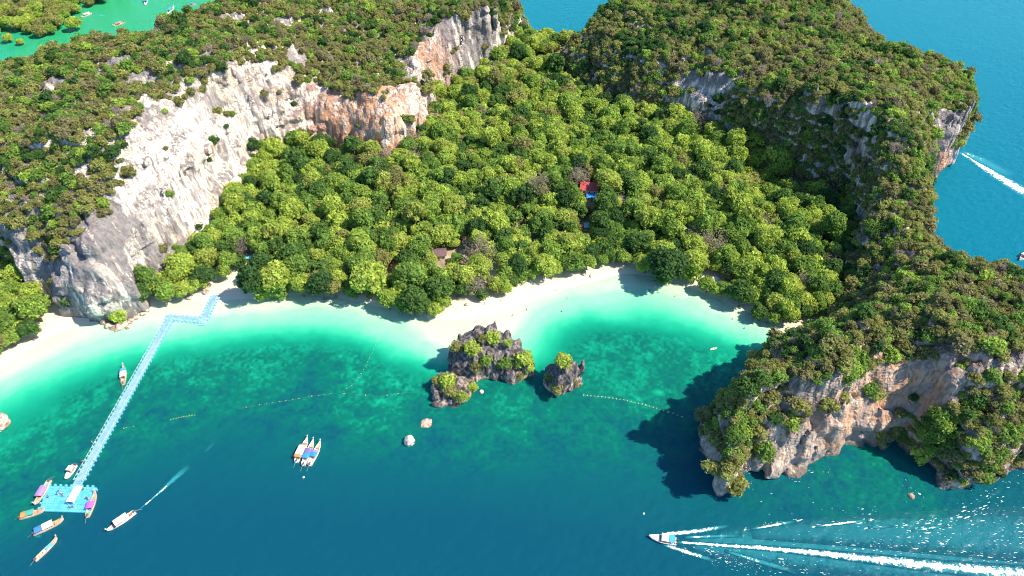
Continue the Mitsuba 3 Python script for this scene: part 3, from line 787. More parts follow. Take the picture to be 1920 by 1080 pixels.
def beside(p, own):
    """Where a tree stands, told from the landmark nearest to it in the picture."""
    u, v, _ = project(p)[0]
    d = [((u - a) / 1.2) ** 2 + (v - b) ** 2 for a, b, _ in MARKS]
    a, b, what = MARKS[int(np.argmin(d))]
    dist = math.sqrt(min(d))
    far = 'close' if dist < 45 else 'well' if dist > 110 else 'just'
    way = ('right of' if u > a else 'left of') if abs(u - a) > abs(v - b) * 1.1 else ('behind' if v < b else 'in front of')
    return f'{far} {way} {what}'.replace('close right of', 'close beside, right of').replace('close left of', 'close beside, left of')


def valley_where(p):
    u, v, _ = project(p)[0]
    if v > 470: return 'in the front rows of the wood behind the beach' if u > 140 else 'in the wood by the little beach left of the cliff'
    return 'in the middle of the valley wood'
def hill_where(p):
    u, v, _ = project(p)[0]
    if u > 1150 and v > 600: return 'on the near headland'
    if u > 1150: return 'on the ridge behind the near headland'
    return 'on top of the long cliff'
plant(VAL, O([0, 1, 2, 2, 3, 3, 3, 4, 4, 4, 4, 5, 5, 6, 2, 1]), 'tree_kind', 'bare_kind', .03, 'forest_tree', 'valley_forest', 'tree', valley_where, 'trees of the valley wood', 300, np.random.default_rng(61), 0)
plant(SC, O([0, 1, 6, 6, 2, 7, 6, 3, 6, 2, 6, 7]), 'scrub_kind', 'bare_scrub', .035, 'hill_tree', 'hill_scrub', 'bush', hill_where, 'bushes of the hills', 300, np.random.default_rng(62), .1)
print('valley', len(VAL), 'scrub', len(SC))
#@@REST
# ------------------------------------------------------------------ rock islets in the bay
def islet(foot, back, heights, width, h, seed, label, warp=(1.6, 1.4, .9)):
    poly = np.vstack([ats([(*r, 0) for r in foot])[:, :2], back]) if len(back) else ats([(*r, 0) for r in foot])[:, :2]
    lo = [*(poly.min(0) - 4), -4.5]; H = ats(heights)
    hi = [*(poly.max(0) + 4), H[:, 2].max() + 6]
    W = np.array([[*poly.mean(0), width], *[[*p, width] for p in poly]])
    V, F = massif([poly], H, W, lo, hi, h, seed, warp, karst=True)
    g = coo_matrix((np.ones(3 * len(F)), (F.ravel(), np.roll(F, 1, 1).ravel())), (len(V), len(V)))
    lab = connected_components(g, False)[1]; big = np.bincount(lab[F[:, 0]]).argmax()
    F = F[lab[F[:, 0]] == big]; used, F = np.unique(F, return_inverse=True); V, F = V[used], F.reshape(-1, 3)
    k = obj('rock_islet', (V, F), 'karst_material', smooth=True)
    tag(k, label, 'rock')
    return trimesh.Trimesh(V, F, process=False)


ISL = [
    islet([(838, 688), (850, 712), (868, 722), (890, 724), (912, 722), (932, 718), (948, 724), (962, 724), (975, 718), (990, 724), (1003, 722), (1012, 704)], [(11, 196), (4, 201), (-6, 205), (-19, 205), (-27, 199)],
          [(885, 630, 17), (860, 642, 15), (930, 640, 15), (905, 650, 15), (870, 672, 12), (955, 660, 13), (985, 688, 4), (1000, 702, 2.5), (900, 700, 6), (945, 700, 6), (850, 690, 9)], 3.0, .62, 71, 'largest dark jagged rock islet in the bay, topped with bushes'),
    islet([(799, 750), (801, 768), (822, 770), (850, 769), (872, 762), (885, 750), (896, 736), (888, 722), (865, 714), (835, 706), (806, 716)], [], [(815, 716, 6), (845, 718, 6.5), (868, 736, 4.5), (840, 752, 3), (808, 750, 3.5), (885, 735, 2.5)], 2.2, .55, 72, 'lower pinkish grey rock islet joined to the left of the largest one'),
    islet([(1019, 700), (1022, 730), (1036, 746), (1052, 741), (1072, 733), (1088, 724), (1092, 702)], [(17, 192), (11, 191)], [(1056, 676, 17), (1050, 690, 16), (1080, 696, 13), (1038, 702, 9), (1030, 728, 4), (1065, 712, 11)], 1.8, .55, 73, 'separate round rock islet right of the largest one with a bush on its top'),
]


def boulder(u, v, size, flat, seed, label, rgb=None, name='boulder', sunk=.25, z=None):
    """A weathered rock lying on whatever is under this sight line."""
    g = hits([(u, v)])[0] if z is None else at(u, v, z)
    m = trimesh.creation.icosphere(subdivisions=3)
    q = m.vertices
    d = 1 + .55 * (meshkit.fbm(q * 1.5 + seed, 3, seed) - .5) + .35 * (meshkit.fbm(q * 4 + seed, 2, seed) - .5)
    r = np.random.default_rng(seed)
    v_ = q * d[:, None] * np.array([r.uniform(.85, 1.2), r.uniform(.85, 1.2), flat]) * size * .5 + g + [0, 0, size * .5 * flat * (1 - 2 * sunk)]
    k = obj(name, (v_, m.faces), rgb or 'karst_material', smooth=38)
    tag(k, label, 'rock')


scene['pale_rock'] = {'type': 'diffuse', 'reflectance': mikit.proc(lambda p, n, uv: mix((.30, .28, .26), (.62, .58, .53), smoothstep(.3, .55, fbm(p.x * .9, p.y * .9, p.z * .9, 3))))}
scene['warm_rock'] = {'type': 'diffuse', 'reflectance': mikit.proc(lambda p, n, uv: mix((.24, .18, .15), (.52, .45, .40), smoothstep(.3, .65, fbm(p.x * .8, p.y * .8, p.z * .8, 3))))}
boulder(768, 829, 4.8, .75, 3, 'small white rock standing alone in the deep water', 'pale_rock', z=0)
boulder(-6, 797, 8.5, .7, 4, 'pale pinkish rock in the water at the left edge of the picture', 'warm_rock', z=0)
boulder(800, 794, 4.0, .26, 5, 'flat brown rock awash below the islets', 'warm_rock', z=-.25)
boulder(1341, 528, 4.6, .85, 6, 'large pale grey boulder on the sand at the right end of the beach', 'pale_rock')
boulder(541 + 0, 728, 2.4, .5, 7, 'small rock in the shallows below the left rock islet', 'pale_rock', z=0) if False else boulder(903, 735, 1.7, .5, 7, 'small pale rock in the water between the rock islets', 'pale_rock', z=0)
boulder(1708, 931, 2.2, .5, 19, 'tiny green brown rock awash below the cliff of the near headland', 'warm_rock', z=-.2)
for i, (u, v, s) in enumerate([(355, 559, 2.6), (386, 549, 2.8), (341, 554, 1.8), (1362, 541, 3), (1374, 548, 3.4), (1385, 553, 2.4), (1405, 565, 3), (1422, 575, 3), (1438, 583, 3.4), (1450, 588, 2.6), (860, 560, 2.4), (875, 572, 2), (842, 556, 2.2), (1095, 515, 2.2), (1108, 518, 1.8)]):
    where = 'near the pier foot' if u < 500 else 'under the trees at the right end of the beach' if u > 1300 else 'at the back of the beach'
    boulder(u, v, s, .65, 20 + i, f'grey boulder on the sand {where}', 'warm_rock' if u < 900 else 'pale_rock')
    labels[f'boulder_{COUNT["boulder"]:03d}']['group'] = f'boulders {where}'
for i, (u, v, s) in enumerate([(205, 612, 3.4), (214, 616, 3), (226, 614, 4), (236, 610, 3), (246, 603, 3.2), (256, 596, 2.6), (268, 590, 2.4), (199, 606, 3), (240, 615, 2), (218, 621, 1.6), (277, 583, 2.2)]):
    boulder(u, v, s, .6, 50 + i, 'brown boulder fallen in the shallows at the foot of the cliff corner', 'warm_rock', z=0)
    labels[f'boulder_{COUNT["boulder"]:03d}']['group'] = 'boulders at the foot of the cliff corner'

# bushes on the islets and lone bushes on the rock
ISLETS = trimesh.util.concatenate(ISL)
ICAST = RayMeshIntersector(trimesh.util.concatenate([ISLETS, ALL]))
for u, v, s, t, lb in [
    (866, 622, .55, 4, 'thin little tree on the upper left tip of the largest islet'), (858, 650, .95, 6, 'olive bush on the shaded left shoulder of the largest islet'), (884, 654, 1.15, 4, 'bright bush beside the dark crest of the largest islet'),
    (895, 685, 1.0, 6, 'olive bush low on the face of the largest islet'), (912, 675, .95, 2, 'green bush in the middle of the largest islet'), (945, 678, .95, 2, 'dark leaved bush on the right half of the largest islet'),
    (922, 634, 1.1, 4, 'bush on the crest of the largest islet'), (905, 632, .7, 6, 'small bush left of the crest bush on the largest islet'), (952, 642, .6, 4, 'tiny bush at the upper right edge of the largest islet'),
    (982, 676, 1.35, 4, 'large bright bush at the right end of the largest islet'), (992, 690, .8, 4, 'small bright bush below the large one at the right end of the largest islet'), (975, 703, .6, 6, 'small olive bush on the low right rocks of the largest islet'),
    (838, 716, 1.2, 4, 'broad bush on top of the lower left islet'), (848, 733, 1.0, 6, 'olive bush in the middle of the lower left islet'), (867, 742, .85, 5, 'yellow bush at the right of the lower left islet'), (804, 739, .55, 4, 'tiny bush at the left edge of the lower left islet'),
    (886, 725, .7, 4, 'bush on the neck between the lower left islet and the largest one'), (820, 712, .7, 6, 'small bush at the upper left of the lower left islet'),
    (1058, 678, 1.15, 4, 'bright round bush crowning the separate right islet'), (1042, 726, .8, 6, 'olive bush on the left flank of the separate right islet'), (1078, 716, .45, 6, 'tiny bush on the right flank of the separate right islet'), (1030, 706, .6, 2, 'shaded bush behind the left flank of the separate right islet'),
    (1648, 838, 1.2, 6, 'olive bush leftmost in the row under the headland overhang'), (1672, 846, 1.4, 4, 'bright bush second from left in the row under the headland overhang'), (1700, 840, 1.3, 6, 'olive bush in the middle of the row under the headland overhang'),
    (1726, 848, 1.5, 4, 'large bright bush right in the row under the headland overhang'), (1752, 838, 1.2, 2, 'green bush above the large bright one under the headland overhang'), (1610, 845, .8, 6, 'small bush on the rock left of the row under the headland overhang'), (1690, 815, .8, 2, 'shaded small bush behind the row under the headland overhang'),
    (222, 593, 1.3, 4, 'bright bush at the foot of the cliff corner among the brown boulders'), (1375, 905, 1.5, 6, 'olive bush on the tip of the near headland by the water'), (1362, 880, .9, 6, 'small bush above the one on the tip of the near headland'),
]:
    loc, ir, _ = ICAST.intersects_location([[0, 0, CAM_H]], ray_dirs([(u, v + 4)]), multiple_hits=False)
    if not len(loc) or loc[0][2] < .8:
        continue
    k = put(numbered('islet_bush' if u > 500 and u < 1200 else 'rock_bush'), f'scrub_kind_{t}_{int(u) % 2}', place_matrix(loc[0] - [0, 0, 1.0 * s], s, 1, u))
    tag(k, lb, 'bush')

# ------------------------------------------------------------------ mangroves of the lagoon
MG = shapely.Polygon(ats([(-120, -70, 0), (230, -75, 0), (236, -6, 0), (178, 10, 0), (145, 26, 0), (122, 44, 0), (104, 66, 0), (72, 72, 0), (46, 64, 0), (24, 56, 0), (-10, 70, 0), (-120, 60, 0)])[:, :2])
rr = np.random.default_rng(81)
x0, y0, x1, y1 = MG.bounds
P = np.column_stack([rr.uniform(x0, x1, 3000), rr.uniform(y0, y1, 3000)])
P = P[shapely.contains_xy(MG, P[:, 0], P[:, 1])]
P = np.column_stack([P, np.full(len(P), -1.5)])
q_ = project(P + [0, 0, 9]); P = P[(q_[:, 0] > -40) & (q_[:, 1] > -30) & (q_[:, 0] < 260)]; s = rr.uniform(.8, 1.25, len(P))
k = thin(P, s * 7.8, rr); P, s = P[k], s[k]
for p, q in zip(P, s):
    key = put(numbered('mangrove_tree'), f'tree_kind_{int(rr.choice([3, 4, 6, 6, 5]))}_{int(rr.integers(2))}', place_matrix(p, q, .9, rr.uniform(0, 360)))
    u, v, _ = project(p + [0, 0, 7])[0]
    tag(key, f'green mangrove tree in the {"back" if v < 14 else "front"} rows across the lagoon, ' + ('at the left edge' if u < 50 else 'near the lone one' if u > 110 else 'mid grove'), 'tree', 'mangroves across the lagoon')
for u, v, q, lb in [(143, 44, 1.15, 'lone mangrove tree standing in the lagoon beside the raft'), (18, 70, .8, 'small mangrove in the water at the narrow end of the lagoon'), (40, 77, .6, 'smallest mangrove in the water at the narrow end of the lagoon')]:
    p = at(u, v + 12 * q, 0)
    tag(put(numbered('mangrove_tree'), 'tree_kind_4_0', place_matrix(p - [0, 0, 1.5], q, .9, u)), lb, 'tree')

# ------------------------------------------------------------------ boats
def boat_frame(bow, stern, z=0.0):
    a, b = at(*stern, z), at(*bow, z)
    d = (b - a)[:2]; L = float(np.hypot(*d)); ang = math.atan2(d[1], d[0])
    return a, L, ang


def hull_mesh(L, B, prow, stern_w, free=.75):
    """A lofted open hull along +x from the stern (x = 0)."""
    ts = np.linspace(0, 1, 23)
    rows = []
    for t in ts:
        full = min(1, (stern_w + (1 - stern_w) * min(1, t / .35))) * max(0.03, 1 - max(0, (t - .45) / .55) ** 2.1)
        b = B / 2 * full
        sheer = free + .18 * (1 - t) ** 2 + prow * max(0, (t - .55) / .45) ** 2.4
        keel = -.35 + (.35 + sheer * .8) * max(0, (t - .8) / .2) ** 2
        inn = max(b - .13, .01)
        fl = min(.16 + .0 * t + max(0, sheer - free) * .9, sheer - .04)
        x = t * L
        rows.append([(x, 0, keel), (x, -b * .78, keel * .4 + .05), (x, -b, sheer), (x, -inn, sheer + .01), (x, -inn * .92, fl), (x, inn * .92, fl), (x, inn, sheer + .01), (x, b, sheer), (x, b * .78, keel * .4 + .05)])
    V = np.array(rows).reshape(-1, 3); n = 9
    F = []
    for i in range(len(ts) - 1):
        for j in range(n):
            a, b, c, d = i * n + j, i * n + (j + 1) % n, (i + 1) * n + (j + 1) % n, (i + 1) * n + j
            F += [(a, c, b), (a, d, c)]
    for i in (0, len(ts) - 1):
        F += [(i * n, i * n + j, i * n + j + 1) for j in range(1, n - 1)]
    return trimesh.Trimesh(V, F, process=False)


def box(x0, x1, y0, y1, z0, z1):
    m = trimesh.creation.box((x1 - x0, y1 - y0, z1 - z0)); m.apply_translation([(x0 + x1) / 2, (y0 + y1) / 2, (z0 + z1) / 2]); return m


def awning(x0, x1, w, z, sag=.22, thick=.07):
    """A cambered canopy sheet with a valance along both sides."""
    ys = np.linspace(-w / 2, w / 2, 9); zs = z + sag * (1 - (2 * ys / w) ** 2)
    V, F = [], []
    for x in (x0, x1):
        for q in (0, -thick):
            V += [(x, y, a + q) for y, a in zip(ys, zs)]
    k = 9
    for j in range(k - 1):
        F += [(j, j + 1, 2 * k + j + 1), (j, 2 * k + j + 1, 2 * k + j), (k + j, 3 * k + j + 1, k + j + 1), (k + j, 3 * k + j, 3 * k + j + 1), (j, k + j + 1, j + 1), (j, k + j, k + j + 1), (2 * k + j, 2 * k + j + 1, 3 * k + j + 1), (2 * k + j, 3 * k + j + 1, 3 * k + j)]
    m = trimesh.Trimesh(V, F, process=False)
    return trimesh.util.concatenate([m, box(x0, x1, -w / 2 - .04, -w / 2, z - .28, z - .01), box(x0, x1, w / 2, w / 2 + .04, z - .28, z - .01)])


def rod(a, b, r, s=6):
    return limb(a, b, r, r, s)


WOOD, WHITE, RED = (.42, .22, .10), (.82, .81, .78), (.62, .09, .07)


def longtail(bow, stern, label, hull=(.56, .44, .36), inside=(.42, .28, .19), roofs=(), beam=2.1, name='longtail_boat', mats=(), prow=1.5, cat='boat', trim=None):
    a, L, ang = boat_frame(bow, stern)
    M = T().translate([float(a[0]), float(a[1]), 0.05]).rotate([0, 0, 1], math.degrees(ang))
    key = numbered(name)
    tag(key, label, cat)

    def part(nm, mesh, rgb, rough=.5):
        k = numbered(f'{key}__{nm}')
        scene[k] = mikit.ply(mesh, paint(rgb, rough), to_world=M, smooth=30)
        return k
    h = hull_mesh(L, beam, prow, .62)
    part('hull', h, hull)
    # bow deck, benches, floor boards
    part('bow_deck', box(.70 * L, .84 * L, -.30 * beam, .30 * beam, .72, .80), inside)
    part('floor', box(.05 * L, .72 * L, -.33 * beam, .33 * beam, .18, .24), inside)
    for t in (.18, .36, .5, .62):
        part('bench', box(t * L, t * L + .32, -.42 * beam, .42 * beam, .50, .57), tuple(c * 1.15 for c in inside))
    for s in (-1, 1):
        part('rail', rod((.04 * L, s * beam * .33, .99), (.62 * L, s * beam * .475, .80), .07), trim or tuple(min(1, c * 1.25) for c in hull))
    part('prow', limb((.985 * L, 0, .75 + prow * .8), (1.03 * L, 0, 1.5 + prow), .16, .10, 6), inside)
    part('ribbon', trimesh.util.concatenate([limb((1.0 * L, 0, 1.1 + prow * .9), (1.015 * L, 0, 1.3 + prow), .24, .22, 8)]), (.75, .72, .70))
    part('engine', trimesh.util.concatenate([box(-.1, .8, -.28, .28, 1.0, 1.5), rod((.35, 0, .5), (.35, 0, 1.1), .09)]), (.12, .12, .13))
    part('propeller_shaft', rod((0, 0, 1.2), (-.22 * L, .3, -.15), .05), (.35, .35, .36))
    for t0, t1, rgb in roofs:
        part('canopy', awning(t0 * L, t1 * L, beam * 1.02, 1.95), rgb, .6)
        pst = [rod((t * L, s * beam * .42, .6), (t * L, s * beam * .46, 1.98), .045) for t in (t0 + .02, (t0 + t1) / 2, t1 - .02) for s in (-1, 1)]
        for p in pst:
            part('post', p, (.7, .68, .64))
    for t0, t1, y0, y1, z, rgb in mats:
        part('cover', box(t0 * L, t1 * L, y0 * beam, y1 * beam, .5, z), rgb, .7)
    return key


BLUE, CYAN, PURPLE, ORANGE_, PINK = (.05, .19, .48), (.12, .42, .54), (.34, .22, .48), (.68, .26, .09), (.72, .22, .26)
longtail((234, 689), (232, 722), 'longtail boat with white and purple canopy moored along the left of the blue walkway', roofs=[(.30, .62, (.62, .6, .8)), (.64, .78, (.08, .3, .55))], beam=2.2)
longtail((67, 949), (95, 902), 'longtail boat with a purple canopy moored at the left side of the pier platform', roofs=[(.30, .72, PURPLE)], mats=[(.12, .2, -.3, .3, .7, (.2, .5, .45))], beam=2.4)
longtail((87, 957), (38, 973), 'longtail boat with orange and green covers lying off the lower left corner of the platform', roofs=[(.10, .30, ORANGE_), (.31, .60, (.06, .36, .30))], beam=2.1)
longtail((122, 975), (64, 1003), 'longtail boat with a blue and white canopy turning below the platform', roofs=[(.08, .32, BLUE), (.33, .66, (.70, .78, .82))], mats=[(.70, .82, -.3, .3, 1.0, (.75, .35, .12))], beam=2.4)
longtail((110, 1011), (67, 1053), 'narrow longtail boat with a turquoise cover, lowest of the boats below the platform', roofs=[], mats=[(.48, .74, -.4, .4, .95, CYAN), (.36, .46, -.35, .35, .8, (.7, .6, .55))], beam=1.6)
longtail((182, 925), (165, 971), 'longtail boat with a violet canopy moored at the right side of the pier platform', roofs=[(.26, .55, (.40, .12, .62))], mats=[(.10, .18, -.3, .3, .8, (.12, .45, .2))], beam=2.2)
longtail((202, 997), (255, 961), 'long white boat under way with a trail of foam behind it', hull=WHITE, inside=(.55, .3, .2), roofs=[(.26, .72, WHITE)], mats=[(.72, .80, -.38, -.06, 1.0, (.03, .04, .10)), (.72, .80, .06, .38, 1.0, (.03, .04, .10)), (.12, .22, -.2, .3, .75, (.4, .12, .1))], beam=2.4, prow=.7, name='tour_boat')
longtail((578, 823), (556, 868), 'white boat with red and orange covers, left of the three moored side by side', hull=WHITE, inside=(.6, .5, .42), roofs=[(.24, .60, (.84, .83, .80)), (.12, .235, ORANGE_)], mats=[(.64, .76, -.3, .3, 1.1, (.80, .20, .14))], beam=2.7, prow=.9, name='tour_boat')
longtail((589, 827), (569, 874), 'boat with a blue canopy, middle of the three moored side by side', hull=(.74, .70, .68), inside=(.55, .42, .36), roofs=[(.20, .38, (.03, .26, .66)), (.385, .58, (.16, .15, .36))], beam=2.6, prow=.9, name='tour_boat')
longtail((602, 830), (581, 874), 'boat with blue canopy and open wooden deck, right of the three moored together', hull=(.80, .76, .70), inside=(.58, .40, .25), roofs=[(.28, .45, (.03, .24, .62)), (.455, .55, (.22, .22, .42))], beam=2.5, prow=.9, name='tour_boat')
# lagoon
longtail((275, -6), (273, 9), 'boat with a bright blue canopy at the top edge of the lagoon', hull=WHITE, roofs=[(.2, .7, (.05, .3, .72))], beam=3.0, prow=.8, name='lagoon_boat')
longtail((327, 14), (314, 26), 'boat with a blue canopy near the shaded side of the lagoon', hull=(.7, .6, .5), roofs=[(.2, .65, (.05, .32, .7))], beam=2.8, prow=.8, name='lagoon_boat')
longtail((153, 33), (171, 26), 'flat grey and white raft boat beside the lone mangrove tree', hull=(.62, .58, .54), roofs=[(.15, .75, (.60, .57, .55))], beam=3.4, prow=.2, name='lagoon_boat')
longtail((213, 50), (233, 43), 'boat with a reddish pink cover in the middle of the lagoon', hull=(.55, .42, .36), roofs=[(.25, .75, (.50, .20, .24))], beam=2.8, prow=.8, name='lagoon_boat')
longtail((151, 91), (174, 82), 'boat with a blue canopy close under the hill at the near side of the lagoon', hull=(.6, .5, .42), roofs=[(.3, .7, (.04, .26, .66))], beam=2.8, prow=.8, name='lagoon_boat')
longtail((354, 12), (368, 8), 'boat with a blue canopy lying in the shadow at the right of the lagoon', hull=(.5, .42, .36), roofs=[(.25, .7, (.05, .22, .6))], beam=2.6, prow=.8, name='lagoon_boat')
longtail((282, 75), (271, 79), 'small pale boat half hidden by the trees at the near side of the lagoon', hull=(.66, .64, .62), roofs=[(.3, .7, (.7, .7, .68))], beam=2.2, prow=.6, name='lagoon_boat')
longtail((1910, 489), (1934, 474), 'white boat at the right edge of the picture beyond the ridge', hull=WHITE, roofs=[(.25, .7, WHITE)], beam=3.2, prow=.6, name='lagoon_boat')


def speedboat(bow, stern, label, roof=None, beam=2.6, deck=WHITE, seats=(.55, .2, .2)):
    a, L, ang = boat_frame(bow, stern)
    M = T().translate([float(a[0]), float(a[1]), 0.1]).rotate([0, 0, 1], math.degrees(ang))
    key = numbered('speedboat'); tag(key, label, 'boat')

    def part(nm, mesh, rgb, rough=.35):
        scene[numbered(f'{key}__{nm}')] = mikit.ply(mesh, paint(rgb, rough), to_world=M, smooth=30)
    part('hull', hull_mesh(L, beam, .55, .85, .8), WHITE)
    fore = shapely.Polygon([(.60 * L, -.40 * beam), (.80 * L, -.30 * beam), (.93 * L, -.05), (.93 * L, .05), (.80 * L, .30 * beam), (.60 * L, .40 * beam)])
    d = trimesh.creation.extrude_polygon(fore, .12); d.apply_translation([0, 0, .95]); part('fore_deck', d, deck)
    part('floor', box(.04 * L, .6 * L, -.38 * beam, .38 * beam, .3, .36), (.7, .68, .64))
    part('windscreen', box(.58 * L, .60 * L, -.36 * beam, .36 * beam, 1.0, 1.6), (.05, .06, .08))
    for s in (-1, 1):
        part('bench', box(.12 * L, .52 * L, s * .26 * beam - .3, s * .26 * beam + .3, .5, .8), seats)
        part('outboard_engine', box(-.5, .12, s * .18 * beam - .2, s * .18 * beam + .2, .3, 1.2), (.10, .10, .11))
    for t0, t1, rgb in roof or ():
        part('canopy', awning(t0 * L, t1 * L, beam * .86, 2.15, .12), rgb)
        for t in (t0 + .02, t1 - .02):
            for s in (-1, 1):
                part('post', rod((t * L, s * beam * .38, .8), (t * L, s * beam * .38, 2.2), .05), (.8, .8, .8))


speedboat((124, 900), (142, 874), 'plain white boat moored along the left of the blue walkway by the platform', [(.2, .55, WHITE)], 2.4)
speedboat((1216, 1007), (1268, 1018), 'white speedboat with a blue roof racing ahead of the big foam wake', [(.30, .55, WHITE), (.08, .29, (.06, .38, .72))], 3.2, seats=(.7, .35, .25))

# ------------------------------------------------------------------ foam trails
def ribbon(pts, z=.04, step=2.2, cap=True):
    """A sheet lying on the water along pixel points (u, v, width in metres, freshness)."""
    W = np.array([[*at(u, v)[:2], w, f] for u, v, w, f in pts])
    s = np.concatenate([[0], np.cumsum(np.hypot(*np.diff(W[:, :2], axis=0).T))])
    q = np.linspace(0, s[-1], max(4, int(s[-1] / step)))
    C = np.stack([np.interp(q, s, W[:, k]) for k in range(4)], 1)
    C[:, :2] = ndimage.gaussian_filter1d(C[:, :2], 1.5, axis=0, mode='nearest')
    t = np.gradient(C[:, :2], axis=0); t /= np.linalg.norm(t, axis=1, keepdims=True)
    n = np.stack([-t[:, 1], t[:, 0]], 1)
    cols = np.linspace(-.5, .5, 9)
    X = C[:, None, :2] + n[:, None] * (C[:, 2:3, None] * cols[None, :, None])
    V = np.concatenate([X, np.full(X.shape[:2] + (1,), z)], -1)
    k = np.arange(V.shape[0] * 9).reshape(-1, 9)
    F = np.stack([k[:-1, :-1], k[:-1, 1:], k[1:, 1:], k[1:, :-1]], -1).reshape(-1, 4)[:, ::-1]
    end = np.clip(np.minimum(np.arange(len(q)), np.arange(len(q))[::-1] * .6) / 2.0, 0, 1) if cap else 1
    fresh = C[:, 3] * end
    uv = np.stack([np.repeat(fresh, 9), np.tile(cols + .5, len(q))], 1)
    F = np.vstack([F[:, [0, 1, 2]], F[:, [0, 2, 3]]])
    nn = np.cross(V.reshape(-1, 3)[F[0, 1]] - V.reshape(-1, 3)[F[0, 0]], V.reshape(-1, 3)[F[0, 2]] - V.reshape(-1, 3)[F[0, 0]])
    return (V.reshape(-1, 3), F if nn[2] > 0 else F[:, ::-1]), uv


def wake(label, trails, flecks=None):
    key = numbered('boat_wake'); tag(key, label, 'wake')
    for i, (nm, pts) in enumerate(trails):
        m, uv = ribbon(pts, .04 + .012 * i)
        scene[numbered(f'{key}__{nm}')] = mikit.ply(m, 'foam_material', uv=uv)
    if flecks is not None:
        k = f'{key}__foam_fleck'
        scene[k] = mikit.ply(flecks, 'foam_white'); tag(k, kind='stuff')
    return key


def fleck_field(regions, seed):
    """Small irregular patches of foam, each a low dome, in streaks along the wake's waves."""
    r = np.random.default_rng(seed); V, F, n0 = [], [], 0
    for (u0, v0, u1, v1, spread, count, size) in regions:
        a, b = at(u0, v0), at(u1, v1)
        d = (b - a) / np.linalg.norm(b - a); n = np.array([-d[1], d[0], 0])
        for _ in range(int(count * .75)):
            c = a + (b - a) * r.random() + n * r.normal(0, spread)
            s = size * .58 * r.lognormal(0, .5)
            k = 6; t = np.arange(k) * 2 * math.pi / k + r.uniform(0, 6)
            ring = c + (np.cos(t) * s * r.uniform(1.2, 3.4))[:, None] * d + (np.sin(t) * s * .55 * r.uniform(.6, 1.2, k))[:, None] * n + [0, 0, .05]
            V.append(np.vstack([ring, c + [0, 0, .05 + .2 * s]])); F.append(np.array([[n0 + j, n0 + (j + 1) % k, n0 + k] for j in range(k)])); n0 += k + 1
    return np.vstack(V), np.vstack(F)


FL = fleck_field([(1395, 993, 1500, 975, .35, 90, .22), (1520, 988, 1640, 974, .4, 110, .26), (1620, 990, 1682, 986, .35, 60, .26), (1700, 995, 1790, 982, .4, 55, .27), (1690, 986, 1760, 970, .5, 40, .26), (1780, 975, 1850, 960, .9, 40, .26), (1540, 968, 1650, 955, 1.8, 24, .2),
                  (1560, 1015, 1720, 1025, 2.2, 110, .17), (1700, 1020, 1920, 1045, 3.4, 170, .19), (1720, 1000, 1920, 985, 2.6, 80, .25), (1330, 1040, 1420, 1070, 2.0, 80, .18), (1420, 1058, 1560, 1078, 2.2, 90, .18), (1280, 1024, 1400, 1060, 1.6, 60, .18), (1850, 1015, 1940, 1010, 4, 50, .24),
                  (1480, 900, 1560, 880, 1.6, 26, .15), (1680, 905, 1740, 945, 2.5, 18, .22), (1800, 955, 1900, 925, 2.6, 60, .22), (1400, 940, 1600, 945, 6, 26, .16), (1840, 880, 1930, 900, 4, 34, .22), (1440, 1010, 1700, 1000, 4, 60, .16)], 5)
wake('large fan shaped wake of white foam behind the racing speedboat', [
    ('wave_field', [(1290, 1016, 7, .25), (1400, 1022, 14, .34), (1600, 1034, 20, .34), (1760, 1046, 24, .32), (1960, 1062, 28, .28)]),
    ('wave_field', [(1400, 998, 5, .15), (1600, 996, 12, .26), (1800, 1000, 18, .26), (1960, 1004, 22, .22)]),
    ('trail', [(1262, 1016, 1.1, 1), (1330, 1021, 1.5, 1), (1440, 1028, 2.3, 1), (1560, 1040, 3.4, 1), (1700, 1056, 4.8, .95), (1820, 1068, 5.6, .9), (1990, 1082, 7, .85)]),
    ('crest', [(1228, 1004, .9, 1), (1255, 1000, 1.8, 1), (1300, 998, 2.1, 1), (1345, 990, 1.8, .9), (1375, 984, 1.2, .7)]),
    ('crest', [(1232, 1016, .9, 1), (1255, 1026, 1.9, 1), (1285, 1034, 2.0, 1), (1320, 1045, 1.8, .9), (1350, 1056, 1.2, .7)]),
    ('crest', [(1275, 1008, 1.0, .8), (1330, 1006, 1.5, .7), (1400, 1004, 1.4, .4)]),
    ('crest', [(1400, 994, .9, .8), (1450, 985, 1.4, .95), (1500, 976, 1.1, .8)]), ('crest', [(1520, 989, .9, .8), (1580, 981, 1.4, 1), (1636, 975, 1.0, .8)]), ('crest', [(1618, 990, .9, .8), (1650, 988, 1.3, 1), (1684, 986, 1.0, .8)]),
    ('crest', [(1700, 996, .9, .7), (1745, 991, 1.3, .9), (1785, 983, 1.0, .7)]), ('crest', [(1350, 1030, 1.0, .6), (1420, 1052, 2, .6), (1500, 1075, 2, .5)])], FL)
wake('thin trail of foam behind the long white boat, widening at its far end', [('trail', [(252, 963, .7, .85), (275, 944, 1.0, .75), (300, 924, 1.5, .7), (325, 899, 2.6, .62), (345, 881, 3.6, .62), (362, 867, 2.5, .4)]), ('trail', [(375, 855, 1.2, .3), (390, 846, 1.5, .35), (404, 829, 2.4, .35), (408, 820, 1, .3)])])
wake('straight white wake running away from the headland at the right edge', [('trail', [(1796, 283, 3, 1), (1830, 302, 8, 1), (1870, 330, 10, 1), (1940, 372, 13, 1)]), ('crest', [(1800, 282, 3, .8), (1840, 300, 9, .5), (1900, 332, 8, .3)])])
wake('faint curl of foam beside the turning boat below the platform', [('trail', [(86, 1003, 1.4, .7), (76, 1013, 1.3, .5), (64, 1016, 1.4, .5), (59, 1007, 1.2, .45), (62, 995, 1.0, .35)])])
wake('short white streak of foam in the middle of the lagoon', [('trail', [(178, 28, 3, .8), (190, 29, 6, 1), (203, 29, 3, .8)])])

